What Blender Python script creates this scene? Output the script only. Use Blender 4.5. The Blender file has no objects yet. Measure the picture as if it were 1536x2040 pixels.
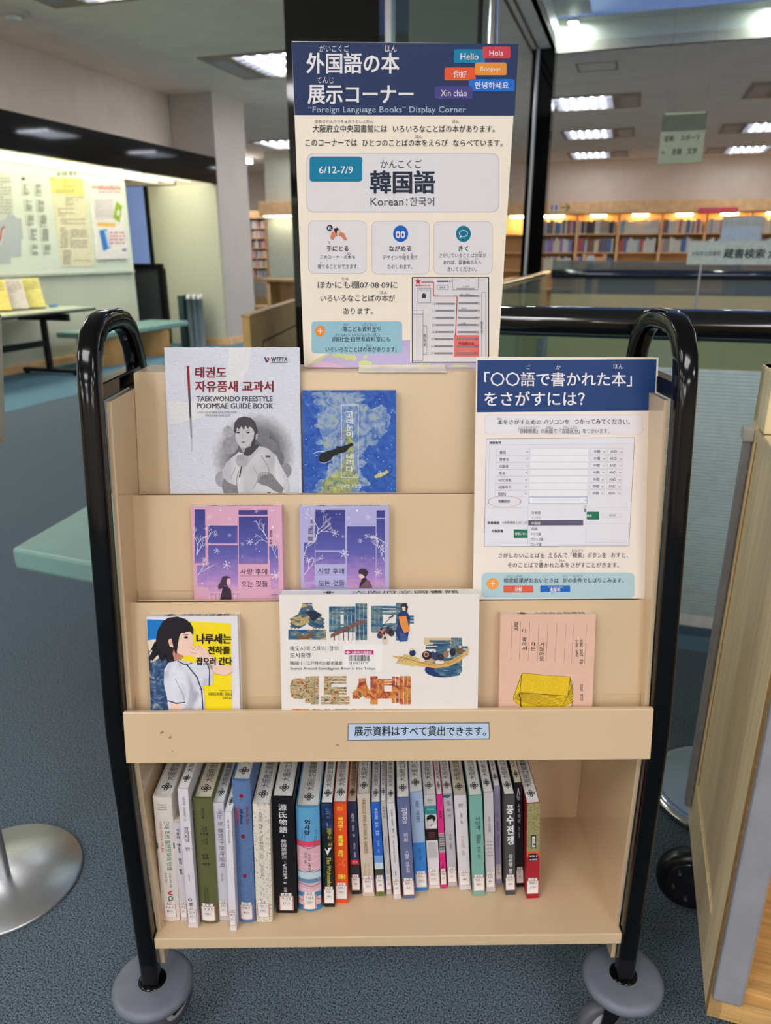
import bpy, math, random
from mathutils import Vector, Matrix
from mathutils.geometry import tessellate_polygon
random.seed(7)
sc = bpy.context.scene
COL = sc.collection
PI = math.pi
# ---------------------------------------------------------------- camera
FPX, HORIZON, EYE = 1475.0, 505.0, 1.35
PITCH = math.atan((1020 - HORIZON) / FPX)
cam = bpy.data.objects.new('camera', bpy.data.cameras.new('camera'))
COL.objects.link(cam)
cam.location = (0, 0, EYE)
cam.rotation_euler = (PI / 2 - PITCH, 0, 0)
cam.data.sensor_fit = 'HORIZONTAL'
cam.data.sensor_width = 36.0
cam.data.lens = 36.0 * FPX / 1536.0
cam.data.clip_start = 0.05
cam.data.dof.use_dof = True
cam.data.dof.focus_distance = 1.12
cam.data.dof.aperture_fstop = 7.2
sc.camera = cam
# ---------------------------------------------------------------- world, exposure
w = bpy.data.worlds.new('dusk'); sc.world = w; w.use_nodes = True
WORLD_STRENGTH = 0.5
w.node_tree.nodes['Background'].inputs[0].default_value = (0.34, 0.52, 1.0, 1)
w.node_tree.nodes['Background'].inputs[1].default_value = WORLD_STRENGTH
sc.view_settings.view_transform = 'Standard'
sc.view_settings.look = 'None'
sc.view_settings.exposure = 0.22
sc.view_settings.gamma = 1.0
sc.view_settings.use_curve_mapping = False
LAMP = 8.5            # unseen wrap-around ceiling lamps, most of them added as fill
LAMP_BACK = 12.5      # the unseen rows behind the viewpoint, set for frontal light
LOUVRE = .80          # louvre body of the recessed lamps in view
TUBE = 34.0            # their tubes
COVE = 3.3            # strip under the soffit
SHELFLAMP = 60.0
WELL = 230.0
try:
    sc.cycles.use_denoising = True
    sc.cycles.max_bounces = 7
    sc.cycles.diffuse_bounces = 4
    sc.cycles.glossy_bounces = 3
    sc.cycles.transmission_bounces = 4
    sc.cycles.transparent_max_bounces = 10
    sc.cycles.sample_clamp_indirect = 4.0
    sc.cycles.sample_clamp_direct = 0.0
    sc.cycles.caustics_reflective = False
    sc.cycles.caustics_refractive = False
except Exception:
    pass

# ---------------------------------------------------------------- materials
def lin(c):
    c = c / 255.0
    return c / 12.92 if c <= 0.04045 else ((c + 0.055) / 1.055) ** 2.4
def rgb(r, g, b): return (lin(r), lin(g), lin(b), 1)
_M = {}
def mat(name, c, rough=0.5, metal=0.0, noise=0.04, scale=30.0, bump=0.0, bscale=200.0, spec=0.5, coat=0.0, emit=0.0, stretch=None, c2=None):
    if name in _M: return _M[name]
    m = bpy.data.materials.new(name); _M[name] = m
    m.use_nodes = True
    nt = m.node_tree; N = nt.nodes; L = nt.links
    p = N['Principled BSDF']
    p.inputs['Roughness'].default_value = rough
    p.inputs['Metallic'].default_value = metal
    p.inputs['Specular IOR Level'].default_value = spec
    p.inputs['Coat Weight'].default_value = coat
    p.inputs['Coat Roughness'].default_value = 0.05
    col = rgb(*c)
    tc = N.new('ShaderNodeTexCoord')
    mp = N.new('ShaderNodeMapping'); L.new(tc.outputs['Object'], mp.inputs[0])
    if stretch: mp.inputs['Scale'].default_value = stretch
    nz = N.new('ShaderNodeTexNoise'); nz.inputs['Scale'].default_value = scale; nz.inputs['Detail'].default_value = 4
    L.new(mp.outputs[0], nz.inputs['Vector'])
    mx = N.new('ShaderNodeMix'); mx.data_type = 'RGBA'
    a = tuple(max(0, x * (1 - noise * 2.0)) for x in col[:3]) + (1,)
    b = tuple(min(1, x * (1 + noise * 2.0)) for x in col[:3]) + (1,)
    if c2: b = rgb(*c2)
    mx.inputs[6].default_value = a; mx.inputs[7].default_value = b
    rp = N.new('ShaderNodeValToRGB'); rp.color_ramp.elements[0].position = 0.35; rp.color_ramp.elements[1].position = 0.65
    L.new(nz.outputs['Fac'], rp.inputs[0]); L.new(rp.outputs[0], mx.inputs[0])
    L.new(mx.outputs[2], p.inputs['Base Color'])
    if bump:
        nb = N.new('ShaderNodeTexNoise'); nb.inputs['Scale'].default_value = bscale; nb.inputs['Detail'].default_value = 3
        L.new(mp.outputs[0], nb.inputs['Vector'])
        bp = N.new('ShaderNodeBump'); bp.inputs['Strength'].default_value = bump; bp.inputs['Distance'].default_value = 0.002
        L.new(nb.outputs['Fac'], bp.inputs['Height']); L.new(bp.outputs[0], p.inputs['Normal'])
    if emit:
        p.inputs['Emission Color'].default_value = col
        p.inputs['Emission Strength'].default_value = emit
    return m
def ink(r, g, b):
    return mat('print_%d_%d_%d' % (r, g, b), (r, g, b), 0.55, noise=0.004, scale=60, spec=0.3)
def ramp_mat(name, stops, scale=20, rough=0.5, kind='noise', stretch=None, distortion=1.0, detail=5, pos=None):
    """a printed picture: several ink colours laid out by a noise or wave pattern"""
    if name in _M: return _M[name]
    m = bpy.data.materials.new(name); _M[name] = m; m.use_nodes = True
    nt = m.node_tree; N = nt.nodes; L = nt.links; p = N['Principled BSDF']
    p.inputs['Roughness'].default_value = rough
    p.inputs['Specular IOR Level'].default_value = 0.3
    tc = N.new('ShaderNodeTexCoord'); mp = N.new('ShaderNodeMapping'); L.new(tc.outputs['Object'], mp.inputs[0])
    if stretch: mp.inputs['Scale'].default_value = stretch
    if pos: mp.inputs['Location'].default_value = pos
    if kind == 'noise':
        t = N.new('ShaderNodeTexNoise'); t.inputs['Scale'].default_value = scale; t.inputs['Detail'].default_value = detail
        t.inputs['Distortion'].default_value = distortion; out = t.outputs['Fac']
    elif kind == 'wave':
        t = N.new('ShaderNodeTexWave'); t.inputs['Scale'].default_value = scale; t.inputs['Distortion'].default_value = distortion
        t.bands_direction = 'Z'; out = t.outputs['Fac']
    elif kind == 'wavex':
        t = N.new('ShaderNodeTexWave'); t.inputs['Scale'].default_value = scale; t.inputs['Distortion'].default_value = distortion
        t.bands_direction = 'X'; out = t.outputs['Fac']
    else:
        t = N.new('ShaderNodeTexVoronoi'); t.inputs['Scale'].default_value = scale; out = t.outputs['Distance']
    L.new(mp.outputs[0], t.inputs['Vector'])
    rp = N.new('ShaderNodeValToRGB'); cr = rp.color_ramp
    while len(cr.elements) < len(stops): cr.elements.new(0.5)
    for e, (q, c) in zip(cr.elements, stops):
        e.position = q; e.color = rgb(*c)
    L.new(out, rp.inputs[0]); L.new(rp.outputs[0], p.inputs['Base Color'])
    return m
def grad_mat(name, z0, z1, stops, rough=0.5, cloud=0.12, cscale=60):
    """a printed sky picture: ink gradient along the cover, broken by clouds"""
    if name in _M: return _M[name]
    m = bpy.data.materials.new(name); _M[name] = m; m.use_nodes = True
    nt = m.node_tree; N = nt.nodes; L = nt.links; p = N['Principled BSDF']
    p.inputs['Roughness'].default_value = rough; p.inputs['Specular IOR Level'].default_value = 0.3
    tc = N.new('ShaderNodeTexCoord'); sp = N.new('ShaderNodeSeparateXYZ'); L.new(tc.outputs['Object'], sp.inputs[0])
    mr = N.new('ShaderNodeMapRange'); mr.inputs[1].default_value = z0; mr.inputs[2].default_value = z1
    L.new(sp.outputs['Z'], mr.inputs[0])
    nz = N.new('ShaderNodeTexNoise'); nz.inputs['Scale'].default_value = cscale; nz.inputs['Detail'].default_value = 5
    mp = N.new('ShaderNodeMapping'); mp.inputs['Scale'].default_value = (1, 1, 2.6); mp.inputs['Rotation'].default_value = (0, 0.35, 0)
    L.new(tc.outputs['Object'], mp.inputs[0]); L.new(mp.outputs[0], nz.inputs['Vector'])
    ma = N.new('ShaderNodeMath'); ma.operation = 'MULTIPLY_ADD'; ma.inputs[1].default_value = cloud * 2; ma.inputs[2].default_value = -cloud
    L.new(nz.outputs['Fac'], ma.inputs[0])
    ad = N.new('ShaderNodeMath'); ad.operation = 'ADD'; L.new(mr.outputs[0], ad.inputs[0]); L.new(ma.outputs[0], ad.inputs[1])
    rp = N.new('ShaderNodeValToRGB'); cr = rp.color_ramp
    while len(cr.elements) < len(stops): cr.elements.new(0.5)
    for e, (q, c) in zip(cr.elements, stops): e.position = q; e.color = rgb(*c)
    L.new(ad.outputs[0], rp.inputs[0]); L.new(rp.outputs[0], p.inputs['Base Color'])
    return m
def glass(name, tint=(225, 240, 235), alpha=0.12, rough=0.02, diffuse=0.0):
    if name in _M: return _M[name]
    m = bpy.data.materials.new(name); _M[name] = m; m.use_nodes = True
    nt = m.node_tree; N = nt.nodes; L = nt.links
    out = N['Material Output']; N.remove(N['Principled BSDF'])
    t = N.new('ShaderNodeBsdfTransparent'); t.inputs[0].default_value = rgb(*tint)
    g = N.new('ShaderNodeBsdfGlossy'); g.inputs['Roughness'].default_value = rough; g.inputs[0].default_value = (0.9, 0.95, 0.95, 1)
    fr = N.new('ShaderNodeLayerWeight'); fr.inputs[0].default_value = 0.5
    pw = N.new('ShaderNodeMath'); pw.operation = 'POWER'; pw.inputs[1].default_value = 4.5; L.new(fr.outputs['Facing'], pw.inputs[0])
    mt = N.new('ShaderNodeMath'); mt.operation = 'MULTIPLY_ADD'; mt.inputs[1].default_value = 0.8; mt.inputs[2].default_value = 0.03 + alpha * 0.15; mt.use_clamp = True
    L.new(pw.outputs[0], mt.inputs[0])
    mx = N.new('ShaderNodeMixShader'); L.new(mt.outputs[0], mx.inputs[0]); L.new(t.outputs[0], mx.inputs[1]); L.new(g.outputs[0], mx.inputs[2])
    last = mx
    if diffuse:
        d = N.new('ShaderNodeBsdfDiffuse'); d.inputs[0].default_value = rgb(*tint)
        nz = N.new('ShaderNodeTexNoise'); nz.inputs['Scale'].default_value = 3
        m2 = N.new('ShaderNodeMixShader'); m2.inputs[0].default_value = diffuse
        L.new(mx.outputs[0], m2.inputs[1]); L.new(d.outputs[0], m2.inputs[2]); last = m2
    L.new(last.outputs[0], out.inputs[0])
    return m

# ---------------------------------------------------------------- mesh builder
def cross2(o, a, b): return (a[0]-o[0])*(b[1]-o[1])-(a[1]-o[1])*(b[0]-o[0])
class MB:
    def __init__(s): s.v = []; s.f = []; s.mi = []; s.sm = []; s.mats = []
    def m(s, mt):
        if mt not in s.mats: s.mats.append(mt)
        return s.mats.index(mt)
    def add(s, vs, fs, mt, smooth=False):
        o = len(s.v); k = s.m(mt)
        s.v.extend([tuple(q) for q in vs])
        for f in fs: s.f.append([o + i for i in f]); s.mi.append(k); s.sm.append(smooth)
        return s
    def box(s, x0, x1, y0, y1, z0, z1, mt):
        vs = [(x, y, z) for x in (x0, x1) for y in (y0, y1) for z in (z0, z1)]
        return s.add(vs, [(0, 1, 3, 2), (4, 6, 7, 5), (0, 4, 5, 1), (2, 3, 7, 6), (0, 2, 6, 4), (1, 5, 7, 3)], mt)
    def hexa(s, p, mt):
        """8 corners: bottom four then top four, both counter-clockwise"""
        return s.add(p, [(3, 2, 1, 0), (4, 5, 6, 7), (0, 1, 5, 4), (1, 2, 6, 5), (2, 3, 7, 6), (3, 0, 4, 7)], mt)
    def prism(s, pts, fn, d0, d1, mt, smooth=False):
        """outline pts (2D) extruded between d0 and d1, fn(p, q, d) gives the point"""
        n = len(pts)
        vs = [fn(p[0], p[1], d0) for p in pts] + [fn(p[0], p[1], d1) for p in pts]
        tri = tessellate_polygon([[Vector((p[0], p[1], 0)) for p in pts]])
        fs = [tuple(t) for t in tri] + [tuple(n + i for i in reversed(t)) for t in tri]
        s.add(vs, fs, mt)
        s.add(vs, [(i, (i + 1) % n, n + (i + 1) % n, n + i) for i in range(n)], mt, smooth)
        return s
    def rings(s, R, mt, smooth=True, caps=True, closed=False):
        n = len(R[0]); vs = [p for r in R for p in r]; fs = []
        K = len(R)
        for k in range(K if closed else K - 1):
            a, b = k * n, ((k + 1) % K) * n
            for i in range(n): j = (i + 1) % n; fs.append((a + i, a + j, b + j, b + i))
        s.add(vs, fs, mt, smooth)
        if caps and not closed:
            s.add(R[0], [tuple(range(n))[::-1]], mt); s.add(R[-1], [tuple(range(n))], mt)
        return s
    def lathe(s, prof, c, mt, n=32, axis='z', caps=True):
        R = []
        for r, h in prof:
            ring = []
            for i in range(n):
                a = 2 * PI * i / n
                u, v = r * math.cos(a), r * math.sin(a)
                ring.append({'z': (c[0]+u, c[1]+v, c[2]+h), 'x': (c[0]+h, c[1]+u, c[2]+v), 'y': (c[0]+u, c[1]+h, c[2]+v)}[axis])
            R.append(ring)
        return s.rings(R, mt, True, caps)
    def tube(s, path, r, mt, n=12, sec=None, up=(1, 0, 0), closed=False):
        """sweep a section (2D list) or a circle along the path"""
        sec = sec or [(r * math.cos(2*PI*i/n), r * math.sin(2*PI*i/n)) for i in range(n)]
        P = [Vector(p) for p in path]; R = []; up = Vector(up)
        for i, p in enumerate(P):
            if closed: d = P[(i+1) % len(P)] - P[i-1]
            else: d = P[min(i+1, len(P)-1)] - P[max(i-1, 0)]
            d.normalize(); a = up.cross(d)
            if a.length < 1e-5: a = Vector((0, 1, 0)).cross(d)
            a.normalize(); b = d.cross(a); 
            R.append([tuple(p + b * q[0] + a * q[1]) for q in sec])
        return s.rings(R, mt, True, True, closed)
    def build(s, name, parent=None, M=None, bevel=0.0, smooth_angle=None):
        me = bpy.data.meshes.new(name); me.from_pydata(s.v, [], s.f)
        for mt in s.mats: me.materials.append(mt)
        me.polygons.foreach_set('material_index', s.mi)
        me.polygons.foreach_set('use_smooth', s.sm)
        me.validate(); me.update()
        o = bpy.data.objects.new(name, me); COL.objects.link(o)
        if parent is not None: o.parent = parent
        if M is not None: o.matrix_world = M if parent is None else M
        if bevel:
            b = o.modifiers.new('bevel', 'BEVEL'); b.width = bevel; b.segments = 2; b.limit_method = 'ANGLE'; b.angle_limit = 0.6
        return o
def rsec(w, d, r, k=3):
    out = []
    for cx, cy, a0 in ((w/2-r, d/2-r, 0), (-w/2+r, d/2-r, PI/2), (-w/2+r, -d/2+r, PI), (w/2-r, -d/2+r, 1.5*PI)):
        for i in range(k + 1):
            a = a0 + PI/2*i/k; out.append((cx + r*math.cos(a), cy + r*math.sin(a)))
    return out
def tag(o, label=None, cat=None, group=None, kind=None):
    if label: o['label'] = label
    if cat: o['category'] = cat
    if group: o['group'] = group
    if kind: o['kind'] = kind
    return o
def thing(name, label, cat, M, group=None):
    o = bpy.data.objects.new(name, None); COL.objects.link(o); o.matrix_world = M; o.empty_display_size = 0.05
    return tag(o, label, cat, group)
def struct(name, mb, M=None, label=None):
    o = mb.build(name, None, M); o['kind'] = 'structure'
    if label: o['label'] = label
    return o
# ---------------------------------------------------------------- picture rays and print
def ray(u, v):
    dx = (u - 768) / FPX; dy = (1020 - v) / FPX
    c, s = math.cos(PITCH), math.sin(PITCH)
    return Vector((dx, c + dy * s, -s + dy * c))
EYEV = Vector((0, 0, EYE))
def at_z(u, v, z):
    r = ray(u, v); t = (z - EYE) / r.z
    return Vector((r.x * t, r.y * t, z))
def at_y(u, v, y):
    r = ray(u, v); t = y / r.y
    return Vector((r.x * t, y, EYE + r.z * t))
_T = {}
FONT_CURVE = bpy.data.curves.new('t', 'FONT'); FONT_CURVE.resolution_u = 2
FONT_OBJ = bpy.data.objects.new('t', FONT_CURVE)
def glyphs(s, bold=0.0):
    k = (s, bold)
    if k in _T: return _T[k]
    FONT_CURVE.body = s; m = FONT_OBJ.to_mesh()
    vs = [(q.co.x, q.co.y) for q in m.vertices]; fs = [tuple(p.vertices) for p in m.polygons]
    FONT_OBJ.to_mesh_clear()
    if bold and vs:      # heavier strokes: the same outlines laid a hair apart
        if bold < .012: off = [(-bold, 0), (bold, 0)]
        elif bold < .05: off = [(-bold, -bold*.6), (bold, -bold*.6), (-bold, bold*.6), (bold, bold*.6)]
        else: off = [(bold*x, bold*y) for x in (-1, 0, 1) for y in (-1, 0, 1)] 
        n = len(vs); v0, f0 = vs, fs; vs = []; fs = []
        for k_, (dx_, dy_) in enumerate(off): vs += [(x+dx_, y+dy_) for x, y in v0]; fs += [tuple(i+n*k_ for i in f) for f in f0]
    cp = [i // n for i in range(len(vs))] if bold and vs else [0]*len(vs)
    if not vs: vs = [(0, 0), (1, 0), (0, 1)]; fs = [(0, 1, 2)]; cp = [0]*3
    x0 = min(q[0] for q in vs); x1 = max(q[0] for q in vs); y0 = min(q[1] for q in vs); y1 = max(q[1] for q in vs)
    dx = max(x1 - x0, 1e-6); dy = max(y1 - y0, 1e-6)
    _T[k] = ([((q[0]-x0)/dx, (q[1]-y0)/dy) for q in vs], fs, cp)
    return _T[k]
class Pr:
    """flat print laid on a surface: fn(a, b, level) -> local point; crop=(ox, oy, k) turns zoom coordinates into picture ones"""
    def __init__(s, fn, crop=(0, 0, 1)):
        s.fn = fn; s.c = crop; s.mb = MB(); s.l = 1
    def P(s, a, b, l): return s.fn(s.c[0] + a / s.c[2], s.c[1] + b / s.c[2], l)
    def poly(s, pts, mt, l=None):
        l = s.l if l is None else l
        vs = [s.P(p[0], p[1], l) for p in pts]
        s.mb.add(vs, [tuple(t) for t in tessellate_polygon([[Vector((p[0], p[1], 0)) for p in pts]])], mt); return s
    def rect(s, a0, b0, a1, b1, mt, l=None, n=1):
        l = s.l if l is None else l
        for i in range(n):
            x0 = a0 + (a1-a0)*i/n; x1 = a0 + (a1-a0)*(i+1)/n
            s.mb.add([s.P(x0, b0, l), s.P(x1, b0, l), s.P(x1, b1, l), s.P(x0, b1, l)], [(0, 1, 2, 3)], mt)
        return s
    def rr(s, a0, b0, a1, b1, r, mt, l=None):
        pts = []
        for cx, cy, t in ((a1-r, b0+r, -PI/2), (a1-r, b1-r, 0), (a0+r, b1-r, PI/2), (a0+r, b0+r, PI)):
            for i in range(5): q = t + PI/2*i/4; pts.append((cx + r*math.cos(q), cy + r*math.sin(q)))
        return s.poly(pts, mt, l)
    def frame(s, a0, b0, a1, b1, t, mt, l=None, n=1):
        s.rect(a0, b0, a1, b0+t, mt, l, n); s.rect(a0, b1-t, a1, b1, mt, l, n)
        s.rect(a0, b0, a0+t, b1, mt, l); s.rect(a1-t, b0, a1, b1, mt, l); return s
    def ell(s, a, b, ra, rb, mt, l=None, n=20, inner=0.0, rot=0):
        l = s.l if l is None else l; o = []; q = []
        for i in range(n):
            t = 2*PI*i/n; x, y = ra*math.cos(t), rb*math.sin(t)
            X, Y = x*math.cos(rot)-y*math.sin(rot), x*math.sin(rot)+y*math.cos(rot)
            o.append(s.P(a+X, b+Y, l)); q.append(s.P(a+X*inner, b+Y*inner, l))
        if inner: s.mb.add(o+q, [(i, (i+1) % n, n+(i+1) % n, n+i) for i in range(n)], mt)
        else: s.mb.add(o, [tuple(range(n))], mt)
        return s
    def line(s, pts, wd, mt, l=None, w1=None):
        l = s.l if l is None else l; n = len(pts); w1 = wd if w1 is None else w1
        for i in range(n-1):
            (x0, y0), (x1, y1) = pts[i], pts[i+1]; d = math.hypot(x1-x0, y1-y0) or 1
            ha = (wd+(w1-wd)*i/(n-1))/2; hb = (wd+(w1-wd)*(i+1)/(n-1))/2
            nx, ny = -(y1-y0)/d, (x1-x0)/d
            s.mb.add([s.P(x0+nx*ha, y0+ny*ha, l), s.P(x1+nx*hb, y1+ny*hb, l), s.P(x1-nx*hb, y1-ny*hb, l), s.P(x0-nx*ha, y0-ny*ha, l)], [(0, 1, 2, 3)], mt)
        return s
    def text(s, t, a0, b0, a1, b1, mt, mode='h', bold=0.0, l=None):
        l = s.l + 1 if l is None else l
        if mode == 'v':
            cs = list(t); n = len(cs); hb = (b1-b0)/n
            for i, ch in enumerate(cs):
                if ch == ' ': continue
                if ch in '-–·,.|ー':
                    wq = (a1-a0)*0.06 if ch != '·' else (a1-a0)*0.1
                    s.rect((a0+a1)/2-wq, b0+hb*(i+.2) if ch != '·' else b0+hb*(i+.45), (a0+a1)/2+wq, b0+hb*(i+.8) if ch != '·' else b0+hb*(i+.6), mt, l); continue
                s.text(ch, a0, b0+hb*(i+.06), a1, b0+hb*(i+.94), mt, 'h', bold, l)
            return s
        vs, fs, cp = glyphs(t, bold)
        if mode == 'h': q = [(a0+(a1-a0)*x, b1+(b0-b1)*y) for x, y in vs]
        elif mode == 'cw': q = [(a0+(a1-a0)*y, b0+(b1-b0)*x) for x, y in vs]
        else: q = [(a1-(a1-a0)*y, b1-(b1-b0)*x) for x, y in vs]
        s.mb.add([s.P(x, y, l+.2*c_) for (x, y), c_ in zip(q, cp)], fs, mt); return s
    def scribble(s, a0, b0, a1, b1, rows, mt, h=0.5, l=None, seed=1):
        rnd = random.Random(seed); rh = (b1-b0)/rows
        for i in range(rows):
            x = a0
            while x < a1:
                wd = rnd.uniform(.35, 1.1)*rh
                s.rect(x, b0+rh*i, min(a1, x+wd), b0+rh*(i+h), mt, l); x += wd + rnd.uniform(.12, .5)*rh
                if rnd.random() < .06: break
        return s
    def build(s, name, parent): return s.mb.build(name, parent)
LV = 0.00013
def plane_px(M, y0=0.0):
    """picture coordinates -> point on the plane local y = y0 of frame M, lifted by level towards the viewer"""
    Mi = M.inverted(); e = Mi @ EYEV; R3 = Mi.to_3x3()
    def fn(u, v, l):
        r = R3 @ ray(u, v); t = (y0 - e.y) / r.y
        return (e.x + r.x*t, y0 - LV*l, e.z + r.z*t)
    return fn
def emblem(p, a, b, ra, rb, mt, l=2):
    """the four-loop mark stamped on the page edges"""
    for dx, dy in ((0, -.62), (0, .62), (-.68, 0), (.68, 0)): p.ell(a+dx*ra, b+dy*rb, ra*.42, rb*.42, mt, l, 14, 0.5)
    p.ell(a, b, ra*.36, rb*.36, mt, l, 12, 0.35)
def Tm(x, y, z): return Matrix.Translation((x, y, z))
def Rx(a): return Matrix.Rotation(a, 4, 'X')
def Ry(a): return Matrix.Rotation(a, 4, 'Y')
def Rz(a): return Matrix.Rotation(a, 4, 'Z')
ALPHA = math.radians(17.8)
MR = Rz(-ALPHA)                       # the room: x across (a), y deep (b)
MC = Tm(.006, .957, 0) @ Rz(math.radians(.75))   # the book truck
# ================================================================ the setting
grey_ceil = mat('ceiling_grey', (246, 234, 218), .9, noise=.02, scale=3)
grey_wall = mat('wall_grey', (222, 212, 198), .85, noise=.02, scale=3)
warm_wall = mat('wall_warm', (226, 212, 196), .85, noise=.02, scale=2)
pale_wall = mat('wall_pale', (206, 208, 188), .7, noise=.02, scale=2)
carpet = mat('carpet_slate', (94, 106, 116), .95, noise=.42, scale=300, bump=1.0, bscale=500, spec=.1)
carpet_blue = mat('carpet_blue', (98, 132, 150), .95, noise=.12, scale=260, bump=.5, bscale=400, spec=.1)
black_gloss = mat('black_stone', (17, 17, 17), .05, noise=.15, scale=6, spec=.6)
white_paint = mat('white_paint', (225, 230, 220), .5, noise=.01)
wood = mat('pale_wood', (206, 168, 108), .4, noise=.10, scale=9, stretch=(9, 9, .6), spec=.4)
wood_far = mat('shelf_wood', (242, 196, 140), .5, noise=.05, scale=8)
wood_or = mat('orange_edge_wood', (178, 128, 62), .5, noise=.08, scale=12)
chrome = mat('polished_steel', (205, 208, 212), .12, 1.0, noise=.02)
steel = mat('brushed_steel', (190, 192, 196), .34, 1.0, noise=.03, scale=80, stretch=(1, 30, 1))
darkmetal = mat('dark_metal', (36, 37, 38), .4, .6, noise=.05)
rail_black = mat('black_rail', (12, 13, 17), .07, noise=.1, spec=.7, coat=.6)
CEIL = 3.5
def rbox(name, a0, a1, b0, b1, z0, z1, mt, label=None): return struct(name, MB().box(a0, a1, b0, b1, z0, z1, mt), MR, label)
# floor with the open well
f = MB()
for a0, a1, b0, b1 in ((-14, 8, -13, 2.58), (-14, -1.05, 2.58, 9.5), (-14, 8, 9.5, 21.5)):
    f.box(a0, a1, b0, b1, -.25, 0, carpet)
struct('floor', f, MR)
f = MB(); f.box(-1.05, 8, 2.58, 2.9, -.25, .0, carpet_blue); f.box(-8, -5.25, 3.0, 21, 0.0, .004, carpet_blue)
f.box(-5.25, -3.6, 8.2, 21, 0.0, .004, carpet_blue)
struct('floor_blue_border', f, MR)
rbox('floor_lower_level', -4, 9, 1, 13, -4.6, -4.5, mat('lower_floor', (190, 180, 150), .5), None)
rbox('wall_right', 8, 8.2, -13, 21.5, 0, CEIL, warm_wall)
rbox('wall_rear', -14, 8, -13.2, -13, 0, CEIL, warm_wall)
rbox('wall_far', -14, 8, 20.6, 20.8, 0, CEIL, warm_wall)
rbox('wall_far_left', -14.2, -14, -13, 21.5, 0, CEIL, warm_wall)
# ceiling with the opening under the skylight
f = MB()
for a0, a1, b0, b1 in ((-14, 8, -13, 3.9), (-14, -1.09, 3.9, 9.79), (5, 8, 3.9, 9.79), (-14, 8, 9.79, 21.5)):
    f.box(a0, a1, b0, b1, CEIL, CEIL+.1, grey_ceil)
struct('ceiling', f, MR)
f = MB()
f.box(-1.14, -1.09, 3.9, 9.79, CEIL, CEIL+.27, white_paint); f.box(-1.14, 5, 9.79, 9.84, CEIL, CEIL+.27, white_paint)
f.box(5, 5.05, 3.9, 9.79, CEIL, CEIL+.27, white_paint); f.box(-1.14, 5, 3.85, 3.9, CEIL, CEIL+.27, white_paint)
struct('trim_1', f, MR, 'white painted reveal of the ceiling opening')
f = MB()
f.box(-1.2, 5.1, 9.56, 9.84, CEIL+.27, CEIL+.285, white_paint); f.box(-1.2, -.72, 3.9, 9.45, CEIL+.27, CEIL+.285, white_paint)
f.box(-1.2, 5.1, 3.8, 4.2, CEIL+.27, CEIL+.285, white_paint)
f.box(4.6, 5.1, 3.9, 9.8, CEIL+.27, CEIL+.285, white_paint)
wn = struct('window_1', f, MR, 'skylight above the open well')
MB().box(-.75, 4.7, 4.1, 9.6, CEIL+.29, CEIL+.295, glass('sky_pane', (235, 240, 250), .05)).build('window_pane', wn)
f = MB(); f.box(-1.37, -1.345, 4, 9.75, CEIL-.006, CEIL, darkmetal); f.box(-1.29, -1.27, 4, 9.75, CEIL-.006, CEIL, darkmetal)
f.box(-14, 8, 11.5, 11.51, CEIL-.004, CEIL, grey_wall)
struct('trim_2', f, MR, 'dark track lines on the ceiling beside the opening')
# left side: bulkhead, soffit band, wall with board, column, window
rbox('wall_left_upper', -7.6, -6.63, -13, 10.45, 2.6, CEIL, grey_wall)
rbox('trim_3', -6.0, -5.93, -13, 10.45, 2.30, 2.655, black_gloss, 'black glossy band along the soffit')
rbox('trim_4', -6.63, -6.0, -13, 10.45, 2.60, 2.655, grey_wall)
rbox('wall_left', -7.6, -6.9, -13, 9.6, 0, 2.33, pale_wall)
rbox('baseboard_left', -6.9, -6.88, -13, 9.6, 0, .09, wood_far)
rbox('wall_left_end', -8.4, -6.66, 10.46, 11.3, 2.32, CEIL, grey_wall)
f = MB(); f.box(-6.63, -5.93, 10.46, 11.4, 0, CEIL, mat('column_paint', (196, 188, 180), .8, noise=.02, scale=2))
col = struct('wall_column', f, MR, 'square column painted warm grey at the end of the board wall')
MB().box(-7.1, -5.95, 10.43, 10.46, 0, 2.3, mat('lit_panel', (206, 206, 184), .6, noise=.02)).build('panel', col)
f = MB(); f.box(-5.93, -5.9, 10.46, 11.4, 0, .1, wood_far); f.box(-6.3, -5.9, 10.4, 10.43, 0, .1, wood_far)
struct('baseboard_column', f, MR)
# window beyond the board wall
f = MB(); f.box(-7.16, -7.11, 10.4, 10.45, 1.2, 2.3, darkmetal); f.box(-7.95, -6.95, 10.38, 10.45, 1.13, 1.2, darkmetal)
f.box(-7.02, -6.92, 10.36, 10.45, 0, 1.13, darkmetal); f.box(-8.4, -8.3, 10.4, 10.45, 0, 2.3, darkmetal)
wn = struct('window_2', f, MR, 'tall dusk window beyond the whiteboard wall')
MB().box(-8.3, -7.16, 10.42, 10.425, 1.2, 2.3, mat('dusk_pane', (104, 124, 168), .15, noise=.02, scale=2, emit=.75)).build('window_pane', wn)  # upper pane glows in place of the dusk sky outside
MB().box(-8.3, -7.02, 10.42, 10.44, 0, 1.13, mat('dark_pane', (78, 80, 84), .3)).build('lower_pane', wn)
# luminous cove under the soffit: lamps are real
t = thing('cove_light', 'long glowing cream light strip under the black soffit band', 'light', MR @ Tm(-6.45, 4, 2.36))
cv = mat('cove_glow', (255, 250, 226), .5, emit=COVE)
MB().box(-.42, .43, -10, 6.35, .03, .04, cv).build('diffuser', t)
for x in (-.42, -.14, .14, .43): MB().box(x-.008, x+.008, -10, 6.35, -.035, .03, white_paint).build('slat', t)
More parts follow.
